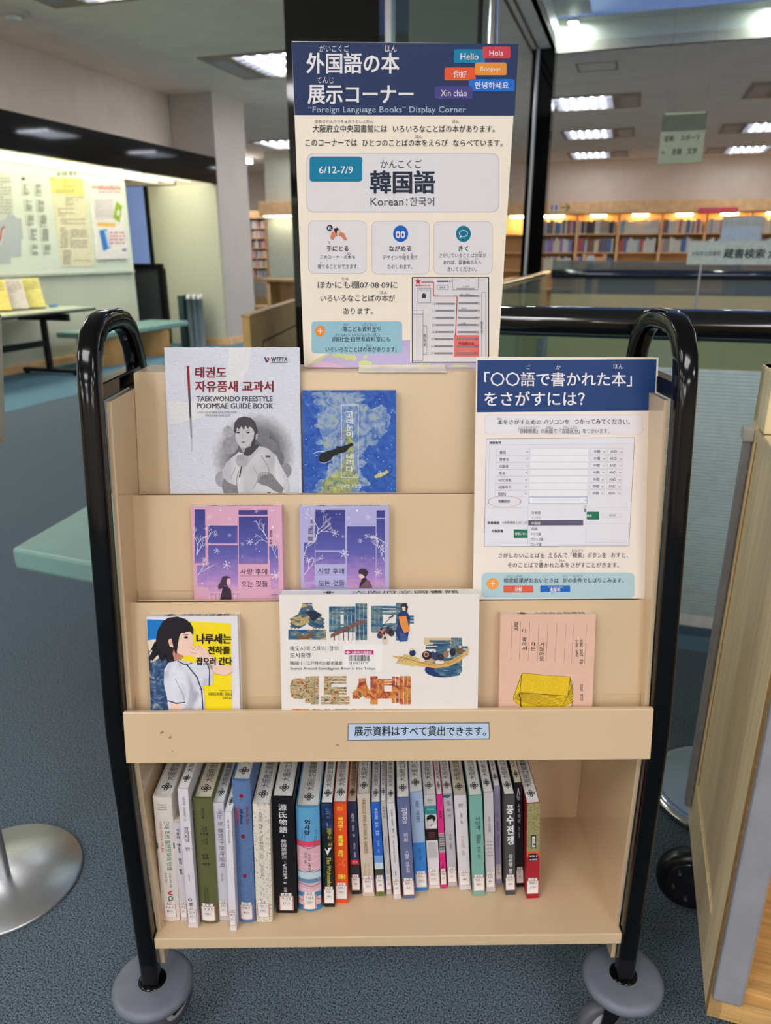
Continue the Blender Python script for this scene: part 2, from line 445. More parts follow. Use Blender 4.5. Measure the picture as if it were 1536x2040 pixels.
# black column, glass lobby beside it
rbox('wall_pillar', -2.075, -1.5, 4.55, 5.15, 0, CEIL, black_gloss, 'black polished stone pillar behind the tall sign')
t = thing('glass_partition', 'clear floor to ceiling glass between black pillar and steel mullion', 'partition', MR @ Tm(-1.2, 4.6, 0))
MB().box(-.28, .33, 0, .012, 0.02, CEIL-.02, glass('lobby_glass', (215, 225, 220), .3)).build('pane', t)
MB().box(-.27, -.235, -.03, .05, 0.0, CEIL, steel).build('mullion', t)
MB().lathe([(.028, 0), (.028, CEIL)], (.33, 0.01, 0), chrome, 20).build('mullion', t)
MB().lathe([(.014, 0), (.014, CEIL)], (.26, 0.01, 0), darkmetal, 16).build('mullion', t)
# corner post of the well
f = MB(); f.box(-1.34, -1.09, 9.55, 9.8, 0, CEIL, black_gloss)
struct('wall_corner_post', f, MR, 'black glossy post at the far corner of the open well')
f = MB(); f.lathe([(.018, 0), (.018, CEIL)], (-1.27, 9.5, 0), steel, 14)
struct('trim_5', f, MR, 'slim steel pipe down the corner post')
# far fascia of the well and glass balustrades
rbox('wall_well_far', -1.05, 8, 9.42, 9.5, -1.2, 0, mat('fascia', (200, 190, 150), .6))
rbox('wall_well_left', -1.1, -1.05, 2.9, 9.5, -1.2, 0, mat('fascia', (200, 190, 150), .6))
frost = glass('frosted_glass', (252, 234, 178), .1, .3, diffuse=.75)
clear = glass('rail_glass', (222, 236, 232), .15)
def balustrade(name, label, M, L, zt):
    t = thing(name, label, 'balustrade', M)
    MB().tube([(0, 0, 1.125), (L, 0, 1.125)], .052, rail_black, 20, up=(0, 0, 1)).build('handrail', t)
    return t
t = balustrade('glass_balustrade', 'nearest black round handrail over ribbed frosted panel behind the cart', MR @ Tm(-.95, 2.72, 0), 6.4, .98)
MB().box(.0, 6.4, -.006, .006, .985, 1.09, clear).build('upper_pane', t)
rib = mat('ribbed_panel', (206, 228, 230), .22, noise=.02, spec=.6)
rib.node_tree.nodes['Principled BSDF'].inputs['Transmission Weight'].default_value = .2
rm = MB(); nz = 76; prof = []
for i in range(nz):
    z0 = .07 + (.98-.07)*i/nz; dz = (.98-.07)/nz
    prof += [(-.001, z0), (-.006, z0+dz*.25), (-.006, z0+dz*.7), (-.001, z0+dz*.95)]
vs = [(x, y, z) for y, z in prof for x in (0, 6.4)]
rm.add(vs, [(2*i, 2*i+1, 2*i+3, 2*i+2) for i in range(len(prof)-1)], rib)
rm.box(0, 6.4, .004, .008, .47, .98, mat('panel_back', (206, 234, 238), .5)); rm.box(0, 6.4, .004, .008, .07, .47, mat('panel_back_low', (214, 200, 190), .5)); rm.build('ribbed_panel', t)
MB().box(0, 6.4, -.02, .03, .0, .035, chrome).box(0, 6.4, -.012, .02, .035, .075, mat('white_channel', (225, 228, 228), .4)).build('bottom_channel', t)
t = balustrade('glass_balustrade', 'far black round handrail across the open well', MR @ Tm(-.93, 9.3, 0), 8.5, .9)
MB().box(0, 8.5, .05, .062, .9, 1.27, glass('grey_glass', (200, 205, 200), .2, .05, diffuse=.25)).build('upper_pane', t)
MB().box(0, 8.5, .05, .07, .0, .9, frost).build('lower_pane', t)
for x in (.42, 1.97, 3.5, 5.0): MB().box(x-.04, x+.04, .07, .12, .6, 1.33, steel).build('post', t)
t = thing('side_balustrade', 'steel side handrail running from tall sign to black corner post', 'balustrade', MR @ Tm(-1.0, 4.9, 0))
MB().tube([(0, 0, 1.12), (0, 4.6, 1.12)], .035, chrome, 16, up=(0, 0, 1)).build('handrail', t)
MB().box(-.006, .006, 0, 4.6, .0, 1.08, glass('rail_glass')).build('pane', t)
# ceiling troffers
lampm = mat('lamp_glow', (252, 250, 252), .5, emit=LAMP)
lampb = mat('lamp_glow_rear', (252, 250, 252), .5, emit=LAMP_BACK)
louvm = mat('louvre_glow', (222, 226, 244), .5, emit=LOUVRE)
tubem = mat('tube_glow', (240, 244, 255), .5, emit=TUBE)
louv = mat('louvre_metal', (150, 152, 156), .4)
housing = mat('troffer_frame', (165, 150, 130), .6)
def troffer(a, b, label, group=None, wd=.85, dp=1.0, side=1, wrap=False):
    t = thing('ceiling_light', label, 'light', MR @ Tm(a, b, CEIL), group)
    hw, hd = wd/2, dp/2
    m = MB(); m.box(-hw-.06, hw+.06, -hd-.06, -hd, -.02, 0, housing); m.box(-hw-.06, hw+.06, hd, hd+.06, -.02, 0, housing)
    m.box(-hw-.06, -hw, -hd, hd, -.02, 0, housing); m.box(hw, hw+.06, -hd, hd, -.02, 0, housing)
    if side:
        s0 = hw+.06 if side > 0 else -hw-.40
        m.box(s0, s0+.34, -hd-.06, hd+.06, -.015, 0, housing); m.box(s0+.05, s0+.29, -hd+.1, hd-.1, -.018, -.014, louv)
    m.build('frame', t)
    if wrap:
        MB().box(-hw, hw, -hd, hd, -.12, -.002, lampb if b < -1 else lampm).build('diffuser', t); return t  # deep glowing box, dropped so its sides spill light onto ceiling and walls
    MB().box(-hw, hw, -hd, hd, -.006, -.002, louvm).build('diffuser', t)
    for i in range(1, 6):
        x = -hw + wd*i/6; MB().box(x-.012, x+.012, -hd+.02, hd-.02, -.014, -.0065, tubem).build('tube', t)
    for i in range(1, 8):
        y = -hd + dp*i/8; MB().box(-hw, hw, y-.006, y+.006, -.034, -.018, louv).build('slat', t)
    return t
troffer(-1.0, 12.9, 'nearest louvred ceiling light right of the corner post')
troffer(-1.1, 16.1, 'second louvred ceiling light right of the corner post, middle of three')
troffer(-1.25, 19.4, 'farthest louvred ceiling light of three right of the corner post')
troffer(2.05, 16.2, 'ceiling light at the right edge above the hanging direction sign', side=-1)
troffer(2.05, 19.4, 'far ceiling light right of the hanging direction sign', side=-1)
troffer(2.05, 12.7, 'ceiling light with brown frame cut by the right picture edge', side=-1)
troffer(-4.2, 9.3, 'large ceiling light left of the black pillar', None, 1.0, 1.05, -1)
troffer(-4.45, 6.1, 'ceiling light cut by the top edge above the whiteboard wall', None, 1.0, 1.05, -1)
troffer(-7.1, 15.6, 'ceiling light between the column and the black pillar', None, 1.2, 1.05, 0)
troffer(-12.4, 19.5, 'small far ceiling light above the far left shelves', None, 1.6, .6, 0)
for a in (-4.3, -1.1, 2.1, 5.3):
    for b in (-11.3, -8.1, -4.9, -1.7): troffer(a, b, 'unseen ceiling lamp behind the viewpoint, placed to light the cart front', 'unseen fill lamps behind the viewpoint', 1.05, 1.05, 0, True)  # rows continue the lamp grid unseen, shifted and added for frontal light
troffer(-4.4, 2.8, 'wrap-around ceiling lamp overhead left of the viewpoint', None, 1.05, 1.05, 0, True)
for b in (13.0, 17.0): troffer(-9.6, b, 'extra ceiling lamp added to brighten the far reading room behind the column', 'added fill lamps behind the column', 1.2, 1.2, 0, True)  # added lamps that brighten the dim far left shelves
for b in (11, 14, 17): troffer(6.4, b, 'unseen ceiling lamp added beyond the right edge to fill the hall', 'added fill lamps at far right', 1.2, 1.6, 0, True)  # lamps added out of view to brighten the far hall
for b in (11.3, 13.2): troffer(-3.6, b, 'hidden ceiling lamp added behind the tall sign to fill the hall', 'added fill lamps behind the sign', 1.2, 1.2, 0, True)  # concealed lamps added to lift the far hall

# small downlights in the light well; the last four are added to brighten it
spot = mat('spot_glow', (240, 255, 245), .5, emit=WELL)
for a, b, lb in ((-.93, 9.66, 'bright spot lamp in the corner of the ceiling opening'), (1.12, 9.66, 'bright spot lamp further right in the ceiling opening'), (3.2, 9.66, 'fill spot lamp added in the ceiling opening beyond the right edge'), (-.95, 7.0, 'fill spot lamp added on the left reveal, second from the corner'), (-.95, 4.6, 'fill spot lamp added on the left reveal, nearest'), (2.0, 4.1, 'fill spot lamp added on the near reveal of the ceiling opening')):
    t = thing('spot_light', lb, 'light', MR @ Tm(a, b, CEIL+.262))
    MB().lathe([(.05, -.012), (.05, .015)], (0, 0, 0), spot, 16).build('lamp', t)
    MB().lathe([(.05, -.008), (.065, -.008), (.065, .016), (.05, .016)], (0, 0, 0), white_paint, 16, caps=False).build('rim', t)
# ================================================================ far bookshelves
FB = 20.0
t = thing('wall_bookcase', 'long lit wooden wall bookcase at the back of the hall', 'bookcase', MR @ Tm(0, FB, 0))
DV = [-3.45, -2.49, -1.475, -.50, .49, 1.475, 2.45, 3.42, 4.4]
MB().box(-3.5, 4.5, -.1, .1, 2.27, 2.53, wood_far).build('fascia', t)
MB().box(-3.5, 4.5, .0, .55, 2.24, 2.27, wood_far).build('canopy', t)
MB().box(-3.5, 4.5, .5, .55, 0, 2.3, mat('case_back', (214, 172, 116), .7)).build('back', t)
for x in DV: MB().box(x-.03, x+.03, .1, .5, 0, 2.24, wood_far).build('divider', t)
ROWZ = [1.81, 1.38, .95, .5]
for z in ROWZ:
    for i in range(len(DV)-1): MB().box(DV[i]+.03, DV[i+1]-.03, .12, .5, z-.03, z, wood_far).build('shelf', t)
sl = mat('shelf_lamp', (255, 226, 160), .5, emit=SHELFLAMP)
for i in range(len(DV)-1):
    MB().box(DV[i]+.3, DV[i]+.66, .12, .2, 2.2, 2.24, sl).build('lamp', t)
bcol = [('white', (215, 215, 210)), ('blue', (84, 116, 168)), ('red', (186, 92, 84)), ('grey', (160, 154, 148)), ('brown', (136, 100, 80)), ('cream', (226, 214, 186)), ('teal', (136, 184, 196)), ('black', (58, 56, 60)), ('pink', (222, 168, 172)), ('violet', (170, 118, 184))]
unit = {}
for nme, c in bcol:
    m = MB(); pm = mat('far_pages', (235, 230, 215), .7); cm = mat('far_book_'+nme, c, .5)
    m.box(0, 1, 0, .04, 0, 1, cm); m.box(0, .08, .04, 1, 0, 1, cm); m.box(.92, 1, .04, 1, 0, 1, cm); m.box(.08, .92, .04, .96, .01, .97, pm)
    o = m.build('book_src'); unit[nme] = o.data; bpy.data.objects.remove(o)
def far_book(M, x, y, z, wd, d, h, nme, where):
    o = bpy.data.objects.new('book', unit[nme]); COL.objects.link(o)
    o.matrix_world = M @ Tm(x, y, z) @ Matrix.Diagonal((wd, d, h, 1))
    tag(o, 'blurred %s book, %s' % (nme, where), 'book', '%s books, %s' % (nme, where))
rnd = random.Random(3)
palettes = [['white', 'blue', 'cream', 'red', 'white', 'teal', 'white'], ['brown', 'pink', 'grey', 'cream', 'blue', 'white'], ['grey', 'grey', 'white', 'brown', 'black', 'cream'], ['violet', 'cream', 'teal', 'white', 'cream', 'white'], ['brown', 'red', 'cream', 'blue', 'white', 'white']]
ORD = ['first', 'second', 'third', 'fourth', 'fifth', 'sixth']; SHN = ['upper', 'middle', 'lower']
for i in range(1, 7):
    for r, z in enumerate(ROWZ[:3]):
        if r == 2 and i > 2: continue
        x = DV[i]+.04; pal = palettes[(i+r*2) % 5]; nme = rnd.choice(pal)
        while x < DV[i+1]-.1:
            wd = rnd.uniform(.038, .072)
            if rnd.random() < .7: nme = rnd.choice(pal)
            h = rnd.uniform(.26, .34)
            far_book(MR @ Tm(0, FB, 0), x, .125, z+.0005, wd-.004, .22, h, nme, '%s shelf, %s bay of the far lit bookcase' % (SHN[r], ORD[i-1])); x += wd
# toilet sign with arrow on the fascia
t = thing('restroom_sign', 'small white restroom sign with arrow on the wooden fascia', 'sign', MR @ Tm(-2.05, FB-.12, 2.41))
MB().box(-.11, .11, 0, .015, -.1, .1, white_paint).build('plate', t)
p = Pr(lambda a, b, l: (a, -.0005*l, -b)); p.l = 1
rd, bl, gr = ink(200, 60, 70), ink(70, 80, 180), ink(60, 90, 50)
for cx, c in ((-.05, rd), (.05, bl)):
    p.ell(cx, -.055, .02, .02, c); p.poly([(cx-.03, -.03), (cx+.03, -.03), (cx+.02, .03), (cx+.02, .075), (cx-.02, .075), (cx-.02, .03)], c)
p.line([(.17, 0), (.36, 0)], .02, gr); p.line([(.28, -.08), (.37, 0), (.28, .08)], .02, gr)
p.build('pictogram', t)
t = thing('shelf_heading', 'small red heading sign on the far bookcase above the notice board', 'sign', MR @ Tm(1.25, FB-.13, 2.22))
MB().box(0, .85, 0, .015, 0, .13, mat('heading_red', (222, 84, 96), .6)).build('plate', t)
q0 = MR.inverted() @ at_z(25, 24, CEIL)
t = thing('ceiling_speaker', 'small white fitting on the ceiling in the top left corner', 'speaker', MR @ Tm(q0.x, q0.y, CEIL))
MB().lathe([(.16, 0), (.16, -.02), (.13, -.03), (.0, -.03)], (0, 0, 0), grey_wall, 24).build('rim', t); MB().box(-.06, .06, -.05, .05, -.07, -.03, white_paint).build('body', t, bevel=.01)
hq = [MR.inverted() @ at_z(u, v, CEIL) for u, v in ((1147, 128), (1230, 121), (1232, 138), (1147, 144))]
xa, xb, ya, yb = hq[0].x, hq[1].x, min(q.y for q in hq), max(q.y for q in hq)
f = MB(); f.box(xa, xb, ya, ya+.02, CEIL-.005, CEIL, grey_dark := mat('hatch_line', (176, 164, 148), .8)); f.box(xa, xb, yb-.02, yb, CEIL-.005, CEIL, grey_dark); f.box(xa, xa+.02, ya, yb, CEIL-.005, CEIL, grey_dark); f.box(xb-.02, xb, ya, yb, CEIL-.005, CEIL, grey_dark)
struct('trim_6', f, MR, 'thin square outline of a ceiling hatch')
# hanging direction sign
SB = 7.0
def hang(b, u, v):
    r = MR.inverted() @ (ray(u, v)); tt = b / r.y
    return (r.x*tt, EYE + r.z*tt)
t = thing('hanging_sign', 'pale green hanging direction sign with black writing near the ceiling', 'sign', MR @ Tm(.25, SB, 2.04))
sgm = mat('sign_cream', (205, 210, 172), .6, noise=.02)
MB().box(-.167, .167, 0, .01, 0, .235, sgm).build('panel', t, bevel=.002)
MB().box(-.165, .165, .002, .006, .235, .36, glass('rail_glass')).build('upper_pane', t)
for x in (-.15, .15): MB().lathe([(.0012, .235), (.0012, 1.44)], (x, .004, 0), housing, 6).build('wire', t)
MB().box(-.15, .15, -.004, .012, .355, .365, mat('bright_bar', (235, 235, 190), .3)).build('top_bar', t)
p = Pr(lambda a, b, l: (a-.167, -.0006*l, .235-b))
dk = ink(40, 44, 40)
p.text('芸術', .03, .03, .105, .075, dk, bold=.015); p.text('スポーツ', .155, .03, .30, .072, dk, bold=.02)
p.text('←', .02, .14, .055, .165, dk, bold=.02); p.text('言語', .10, .125, .175, .172, dk, bold=.015); p.text('文学', .215, .125, .29, .172, dk, bold=.015)
p.build('lettering', t)
# catalogue search sign over the far rail
t = thing('search_sign', 'wide pale catalogue search sign in front of the far bookcase', 'sign', MR @ Tm(.34, 5.95, 1.275))
MB().box(0, .95, 0, .012, 0, .157, mat('sign_pale', (214, 222, 208), .5)).build('panel', t, bevel=.002)
for x in (.1, .85): MB().lathe([(.008, -1.22), (.008, 0)], (x, .02, 0), steel, 8).build('pole', t)
MB().box(.02, .93, -.1, .14, -1.275, -1.21, darkmetal).build('base', t)
p = Pr(lambda a, b, l: (a, -.0006*l, .157-b))
p.text('大阪府立図書館', .025, .066, .215, .098, ink(60, 66, 62)); p.text('蔵書検索', .235, .05, .50, .115, ink(66, 80, 74), bold=.03)
for k, s_ in enumerate(('ぞう', 'しょ', 'けん', 'さく')): p.text(s_, .25+.066*k, .03, .28+.066*k, .042, ink(120, 126, 120))
p.text('ができます', .52, .05, .85, .115, ink(66, 80, 74), bold=.03)
p.build('lettering', t)
t = thing('notice_board', 'pale blue and grey notice standing above the search sign', 'sign', MR @ Tm(.545, 6.02, 1.40))
MB().box(0, .265, 0, .008, .0, .195, mat('notice_grey', (196, 196, 188), .5)).build('panel', t)
MB().box(.005, .25, -.003, 0, .0, .125, mat('notice_blue', (190, 208, 224), .5)).build('sheet', t)
# reading-room furniture behind the far rail
def room_thing(name, label, cat, a, b, z=0, group=None, rz=0): return thing(name, label, cat, MR @ Tm(a, b, z) @ Rz(rz), group)
for a, lb in ((-.45, 'dark low bookcase behind the far rail, left one'), (1.1, 'dark low bookcase behind the far rail, right one')):
    t = room_thing('low_bookcase', lb, 'bookcase', a, 10.6)
    MB().box(0, .72, 0, .4, .0, 1.08, mat('slate_case', (66, 78, 82), .4)).build('body', t, bevel=.01)
    MB().box(-.02, .74, -.02, .42, 1.08, 1.1, mat('slate_case', (66, 78, 82), .4)).build('top', t)
    MB().box(.03, .69, -.01, 0, .3, 1.0, mat('slate_door', (58, 68, 74), .3)).build('door', t)
t = room_thing('display_stand', 'wooden display stand with red heading before the far bookcase', 'stand', -.9, 13.0)
MB().box(0, .5, 0, .3, 0, 1.22, wood_far).build('body', t, bevel=.005)
MB().box(.06, .44, .0, .05, 1.22, 1.34, wood_far).build('back_board', t)
p = Pr(lambda a, b, l: (a, -.0006*l, 1.34-b)); p.rect(.12, .0, .38, .045, ink(190, 40, 60)); p.rect(.1, .16, .4, .22, ink(190, 175, 140)); p.build('heading', t)
# ---------------------------------------------------------------- far left: shelves, column, beam, desk, chair, counter
lb_ = 'small blurred book on the far left shelves'
t = room_thing('tall_bookcase', 'tall wooden bookcase seen between column and black pillar', 'bookcase', -9.35, 18.0)
MB().box(0, 1.3, .3, .33, .0, 2.3, wood_far).build('back', t); MB().box(-.05, 1.3, -.03, .33, 2.18, 2.36, wood_far).build('fascia', t)
for x in (-.04, .40, .84, 1.28): MB().box(x-.015, x+.015, 0, .3, 0, 2.2, wood_far).build('side_panel', t)
TZ = [.78+.235*i for i in range(6)]
for z in TZ: MB().box(-.02, 1.28, 0, .3, z-.02, z, wood_far).build('shelf', t)
for z, nm_ in zip(TZ, ('lowest', 'fifth', 'fourth', 'third', 'second', 'top')):
    x = -.02
    while x < .34:
        wd = rnd.uniform(.036, .06); far_book(MR @ Tm(-9.35, 18.0, 0), x, .03, z+.0005, wd-.003, .2, rnd.uniform(.15, .19), rnd.choice(['white', 'white', 'grey', 'cream', 'brown', 'blue', 'pink']), '%s shelf of the far left bookcase' % nm_); x += wd
f = MB(); f.box(-8.2, -7.0, 16.6, 17.2, 0, CEIL, pale_wall); struct('wall_far_column', f, MR, 'pale column beside the far left bookcase')
t = room_thing('wooden_beam', 'boxy wooden sign beam hanging before the far column', 'beam', -8.2, 16.2, 2.13)
MB().box(0, 1.2, 0, .35, .02, .31, wood_far).build('box', t, bevel=.01)
MB().box(.1, 1.1, .05, .3, 0, .02, mat('beam_lamp', (255, 250, 225), .5, emit=6)).build('lamp', t)
f = MB(); f.box(-7.0, -6.94, 16.5, 16.6, .9, 2.1, mat('red_banner', (215, 90, 95), .6)); tag(f.build('banner', None, MR), 'narrow red banner hanging beside the black pillar far back', 'banner')
t = room_thing('reading_desk', 'pale wooden reading desk in the far room left of pillar', 'desk', -6.75, 13.0)
MB().box(0, .24, 0, .6, .0, .86, wood).build('side_panel', t); MB().box(-.02, 1.5, -.02, .65, .86, .9, wood).build('desk_top', t)
MB().box(.26, 1.4, .55, .6, .1, .86, wood_far).build('back_panel', t); MB().box(1.35, 1.45, 0, .6, 0, .86, wood).build('side_panel', t)
t = room_thing('chair', 'wooden chair with light backrest at the far reading desk', 'chair', -6.33, 12.55)
MB().box(-.2, .2, -.2, .2, .42, .46, wood_far).build('seat', t, bevel=.01)
MB().box(-.17, .17, -.22, -.19, .62, .88, mat('chair_pad', (190, 180, 168), .7)).build('backrest', t, bevel=.01)
for x in (-.19, .19):
    for y in (-.2, .19): MB().box(x-.02, x+.02, y-.02, y+.02, 0, .84 if y < 0 else .42, wood_far).build('leg', t)
# sloping counter
P0 = at_z(497, 627, 1.0); P1 = at_z(572, 603, 1.0)
ang = math.atan2(P1.x-P0.x, P1.y-P0.y)
t = thing('wooden_counter', 'pale wooden counter with inset panel left of the black pillar', 'counter', Tm(P0.x, P0.y, 0) @ Rz(-ang))
cw = mat('counter_wood', (208, 172, 100), .45, noise=.04, scale=6)
MB().box(-.05, 0, 0, 1.6, 0, .985, cw).build('body', t, bevel=.006); MB().box(-.055, .004, -.004, 1.62, .985, 1.0, wood).build('counter_top', t, bevel=.003)
MB().box(-.0, .008, .32, 1.5, .05, .80, cw).build('panel', t); MB().box(.0, .004, .30, 1.52, .80, .812, mat('groove', (90, 70, 40), .8)).build('groove', t); MB().box(.0, .004, .30, .312, .05, .80, mat('groove', (90, 70, 40), .8)).build('groove', t)
# ---------------------------------------------------------------- whiteboard and papers
WA = -6.9
t = thing('whiteboard', 'large white notice board with floor map and lists on left wall', 'board', MR @ Tm(WA, 0, 0) @ Rz(PI/2))
# frame local: x = b, -y = towards the room (a positive)
Mb = MR @ Tm(WA, 0, 0) @ Rz(PI/2)
MB().box(3.0, 9.56, -.03, 0, 1.12, 2.32, mat('board_white', (224, 232, 216), .3, noise=.01)).build('panel', t, bevel=.004)
MB().box(3.0, 9.56, -.045, -.0, 1.095, 1.12, mat('board_trim', (196, 202, 190), .4)).build('ledge', t)
fn = plane_px(Mb, -.031); fnb = lambda u, v, l: (lambda q: (q[0], q[1]-.0012*l, q[2]))(fn(u, v, 0))
p = Pr(fnb, (0, 260, 5.1)); p.l = 1
dg = ink(96, 100, 92)
p.poly([(-120, 430), (75, 430), (110, 470), (135, 760), (130, 840), (165, 890), (215, 895), (235, 1100), (215, 1110), (215, 1280), (110, 1290), (110, 1350), (-120, 1360)], ink(208, 212, 200), 1)
p.poly([(-120, 950), (60, 900), (75, 845), (150, 870), (165, 890), (212, 898), (232, 1100), (212, 1105), (212, 1275), (105, 1280), (100, 1345), (-120, 1350)], ink(186, 192, 196), 2)
p.line([(-60, 1240), (10, 1080), (15, 1000), (45, 978)], 18, ink(190, 60, 60), 3); p.line([(-60, 1260), (18, 1100), (24, 1015), (45, 998)], 9, ink(240, 240, 235), 3)
p.scribble(0, 480, 110, 860, 12, ink(170, 168, 140), .35, 3, 5)
p.scribble(215, 475, 400, 510, 1, dg, .8, 3, 2)
for (x, y0, y1, sd) in ((235, 545, 660, 1), (262, 705, 825, 2), (280, 860, 975, 3), (310, 1000, 1120, 4), (325, 1160, 1270, 5)):
    p.line([(x-22, y0-8), (x-14, y1)], 2.5, dg, 3); p.scribble(x, y0, x+60, y1, 9, dg, .5, 3, sd)
for (x, y0, y1, sd) in ((360, 545, 670, 6), (385, 705, 830, 7), (410, 860, 985, 8), (430, 1000, 1130, 9), (450, 1160, 1275, 10)):
    p.line([(x-22, y0-8), (x-14, y1)], 2.5, dg, 3); p.scribble(x, y0, x+60, y1, 9, dg, .5, 3, sd)
p.scribble(580, 420, 770, 465, 1, ink(150, 150, 135), .8, 3, 12)
p.build('printed_map', t)
def sheet_on_board(name, label, pts, c, extra=None, th=.004):
    Ms = Mb @ Tm(0, -.031, 0)
    f2 = plane_px(Ms, -th)
    q = thing(name, label, 'paper', Ms)
    P3 = [f2(0+a/5.1, 260+b/5.1, 0) for a, b in pts]
    m = MB(); m.hexa([(x, 0.0, z) for x, y, z in P3] + [(x, -th, z) for x, y, z in P3], mat('sheet_%d_%d_%d' % c, c, .6)); m.build('sheet', q)
    p = Pr(lambda u, v, l: (lambda g: (g[0], g[1]-.001*l, g[2]))(f2(u, v, 0)), (0, 260, 5.1)); p.l = 1
    if extra: extra(p); p.build('print', q)
def ex1(p):
    p.scribble(640, 505, 835, 590, 5, ink(130, 120, 60), .4, 1, 1); p.scribble(520, 480, 590, 500, 1, ink(110, 105, 60), .6, 1, 2); p.scribble(570, 600, 760, 640, 2, ink(120, 110, 60), .4, 1, 3)
sheet_on_board('paper_sheet', 'bright yellow handwritten sheet high on the whiteboard', [(530, 630), (855, 665), (835, 490), (508, 472)], (238, 226, 130), ex1)
def ex2(p):
    p.scribble(665, 675, 850, 770, 6, dg, .4, 1, 4); p.scribble(590, 790, 760, 880, 4, dg, .35, 1, 5); p.scribble(620, 900, 870, 960, 3, dg, .35, 1, 6)
    p.scribble(615, 990, 690, 1200, 9, dg, .4, 1, 7); p.scribble(710, 1010, 885, 1200, 9, dg, .4, 1, 8); p.scribble(640, 1220, 720, 1370, 7, dg, .45, 1, 9); p.line([(750, 1320), (920, 1320)], 4, dg, 1)
sheet_on_board('paper_sheet', 'long cream handwritten sheet below the yellow one on whiteboard', [(622, 1385), (955, 1380), (870, 672), (532, 638)], (232, 224, 190), ex2)
def ex3(p):
    p.poly([(930, 560), (1230, 580), (1230, 600), (930, 590)], ink(236, 170, 150), 1); p.scribble(1000, 560, 1230, 650, 3, ink(200, 80, 130), .4, 2, 3)
    p.poly([(960, 700), (1145, 690), (1170, 900), (975, 905)], ink(222, 214, 216), 1); p.scribble(970, 710, 1150, 890, 14, ink(190, 180, 184), .3, 2, 4)
    p.poly([(1180, 715), (1240, 770), (1215, 935), (1150, 890)], ink(150, 180, 60), 2); p.poly([(1195, 800), (1220, 820), (1205, 870), (1180, 850)], ink(230, 240, 200), 3)
    p.poly([(990, 930), (1175, 940), (1170, 975), (990, 970)], ink(240, 190, 100), 2); p.poly([(1005, 1015), (1085, 1000), (1125, 1190), (1050, 1225)], ink(50, 125, 205), 2)
    p.poly([(1060, 1020), (1085, 1015), (1120, 1180), (1100, 1195)], ink(200, 215, 235), 3); p.scribble(1115, 1030, 1270, 1170, 4, ink(215, 100, 140), .45, 2, 5); p.rect(1240, 1200, 1285, 1225, ink(150, 120, 190), 2)
sheet_on_board('framed_poster', 'white framed poster with coloured leaflets at the board end', [(995, 1310), (1305, 1300), (1225, 510), (905, 500)], (236, 232, 226), ex3, .03)
# folding table, brochures
t = room_thing('folding_table', 'long folding table with pale green top against the board wall', 'table', -6.85, 4.6)
tt = mat('table_top', (206, 214, 190), .25, noise=.02)
MB().box(0, .80, 0, 3.0, .735, .755, tt).build('table_top', t, bevel=.002); MB().box(0, .802, -.003, 3.003, .715, .735, darkmetal).build('edge', t)
for y in (.25, 2.55):
    MB().box(.36, .42, y, y+.05, .06, .72, darkmetal).build('leg', t); MB().box(.02, .78, y-.01, y+.06, .03, .07, darkmetal).build('foot', t)
    MB().box(.05, .75, y, y+.05, .62, .70, darkmetal).build('bracket', t)
    for x in (.05, .75): MB().lathe([(.03, -.015), (.03, .015)], (x, y+.025, .03), darkmetal, 12, 'y').build('caster', t)
MB().box(.37, .41, .3, 2.55, .33, .40, darkmetal).build('crossbar', t)
Mt = MR @ Tm(-6.85, 4.6, 0)
def holder(b, a, wd, c, lb, open_=False):
    q = thing('brochure_holder', lb, 'holder', MR @ Tm(a, b, .7565) @ Rz(math.radians(62)))
    hm = mat('holder_brown', (150, 128, 100), .5)
    m = MB(); m.hexa([(-wd/2, .0, 0), (wd/2, .0, 0), (wd/2, .2, 0), (-wd/2, .2, 0), (-wd/2, .12, .3), (wd/2, .12, .3), (wd/2, .14, .3), (-wd/2, .14, .3)], hm)
    m.build('tray', q)
    m = MB(); m.hexa([(-wd/2+.005, -.02, .02), (wd/2-.005, -.02, .02), (wd/2-.005, -.005, .02), (-wd/2+.005, -.005, .02), (-wd/2+.005, .1, .33), (wd/2-.005, .1, .33), (wd/2-.005, .115, .33), (-wd/2+.005, .115, .33)], mat('leaflet_%d_%d_%d' % c, c, .6))
    o = m.build('leaflet_stack', q)
    p = Pr(lambda a_, b_, l: (a_, -.0205+.12*((.33-b_)-.02)/.31-.001*l, .33-b_)); p.l = 1
    p.scribble(-wd/2+.03, .03, wd/2-.03, .15, 5, ink(120, 110, 90), .3, 1, 3); p.build('print', o)
holder(6.56, -6.42, .20, (240, 220, 120), 'yellow leaflets in holder at far left of the table')
holder(6.81, -6.42, .20, (228, 216, 204), 'pale pink leaflets in holder in the middle on table')
holder(7.06, -6.42, .21, (238, 224, 130), 'yellow leaflets in holder at right of the pink ones')
t = thing('paper_stack', 'flat pile of white papers at the table edge', 'papers', MR @ Tm(-6.3, 5.6, .7565) @ Rz(.3))
for i in range(5): MB().box(-.1, .1, -.15+.004*i, .15, .006*i, .006*i+.005, ink(236, 232, 224)).build('sheet', t)
t = thing('tape_roll', 'small blue tape roll lying on the table top', 'tape', MR @ Tm(-6.5, 7.42, .7565))
MB().lathe([(.03, 0), (.05, 0), (.05, .025), (.03, .025), (.03, 0)], (0, 0, 0), mat('blue_tape', (110, 150, 210), .4), 20, caps=False).build('ring', t)
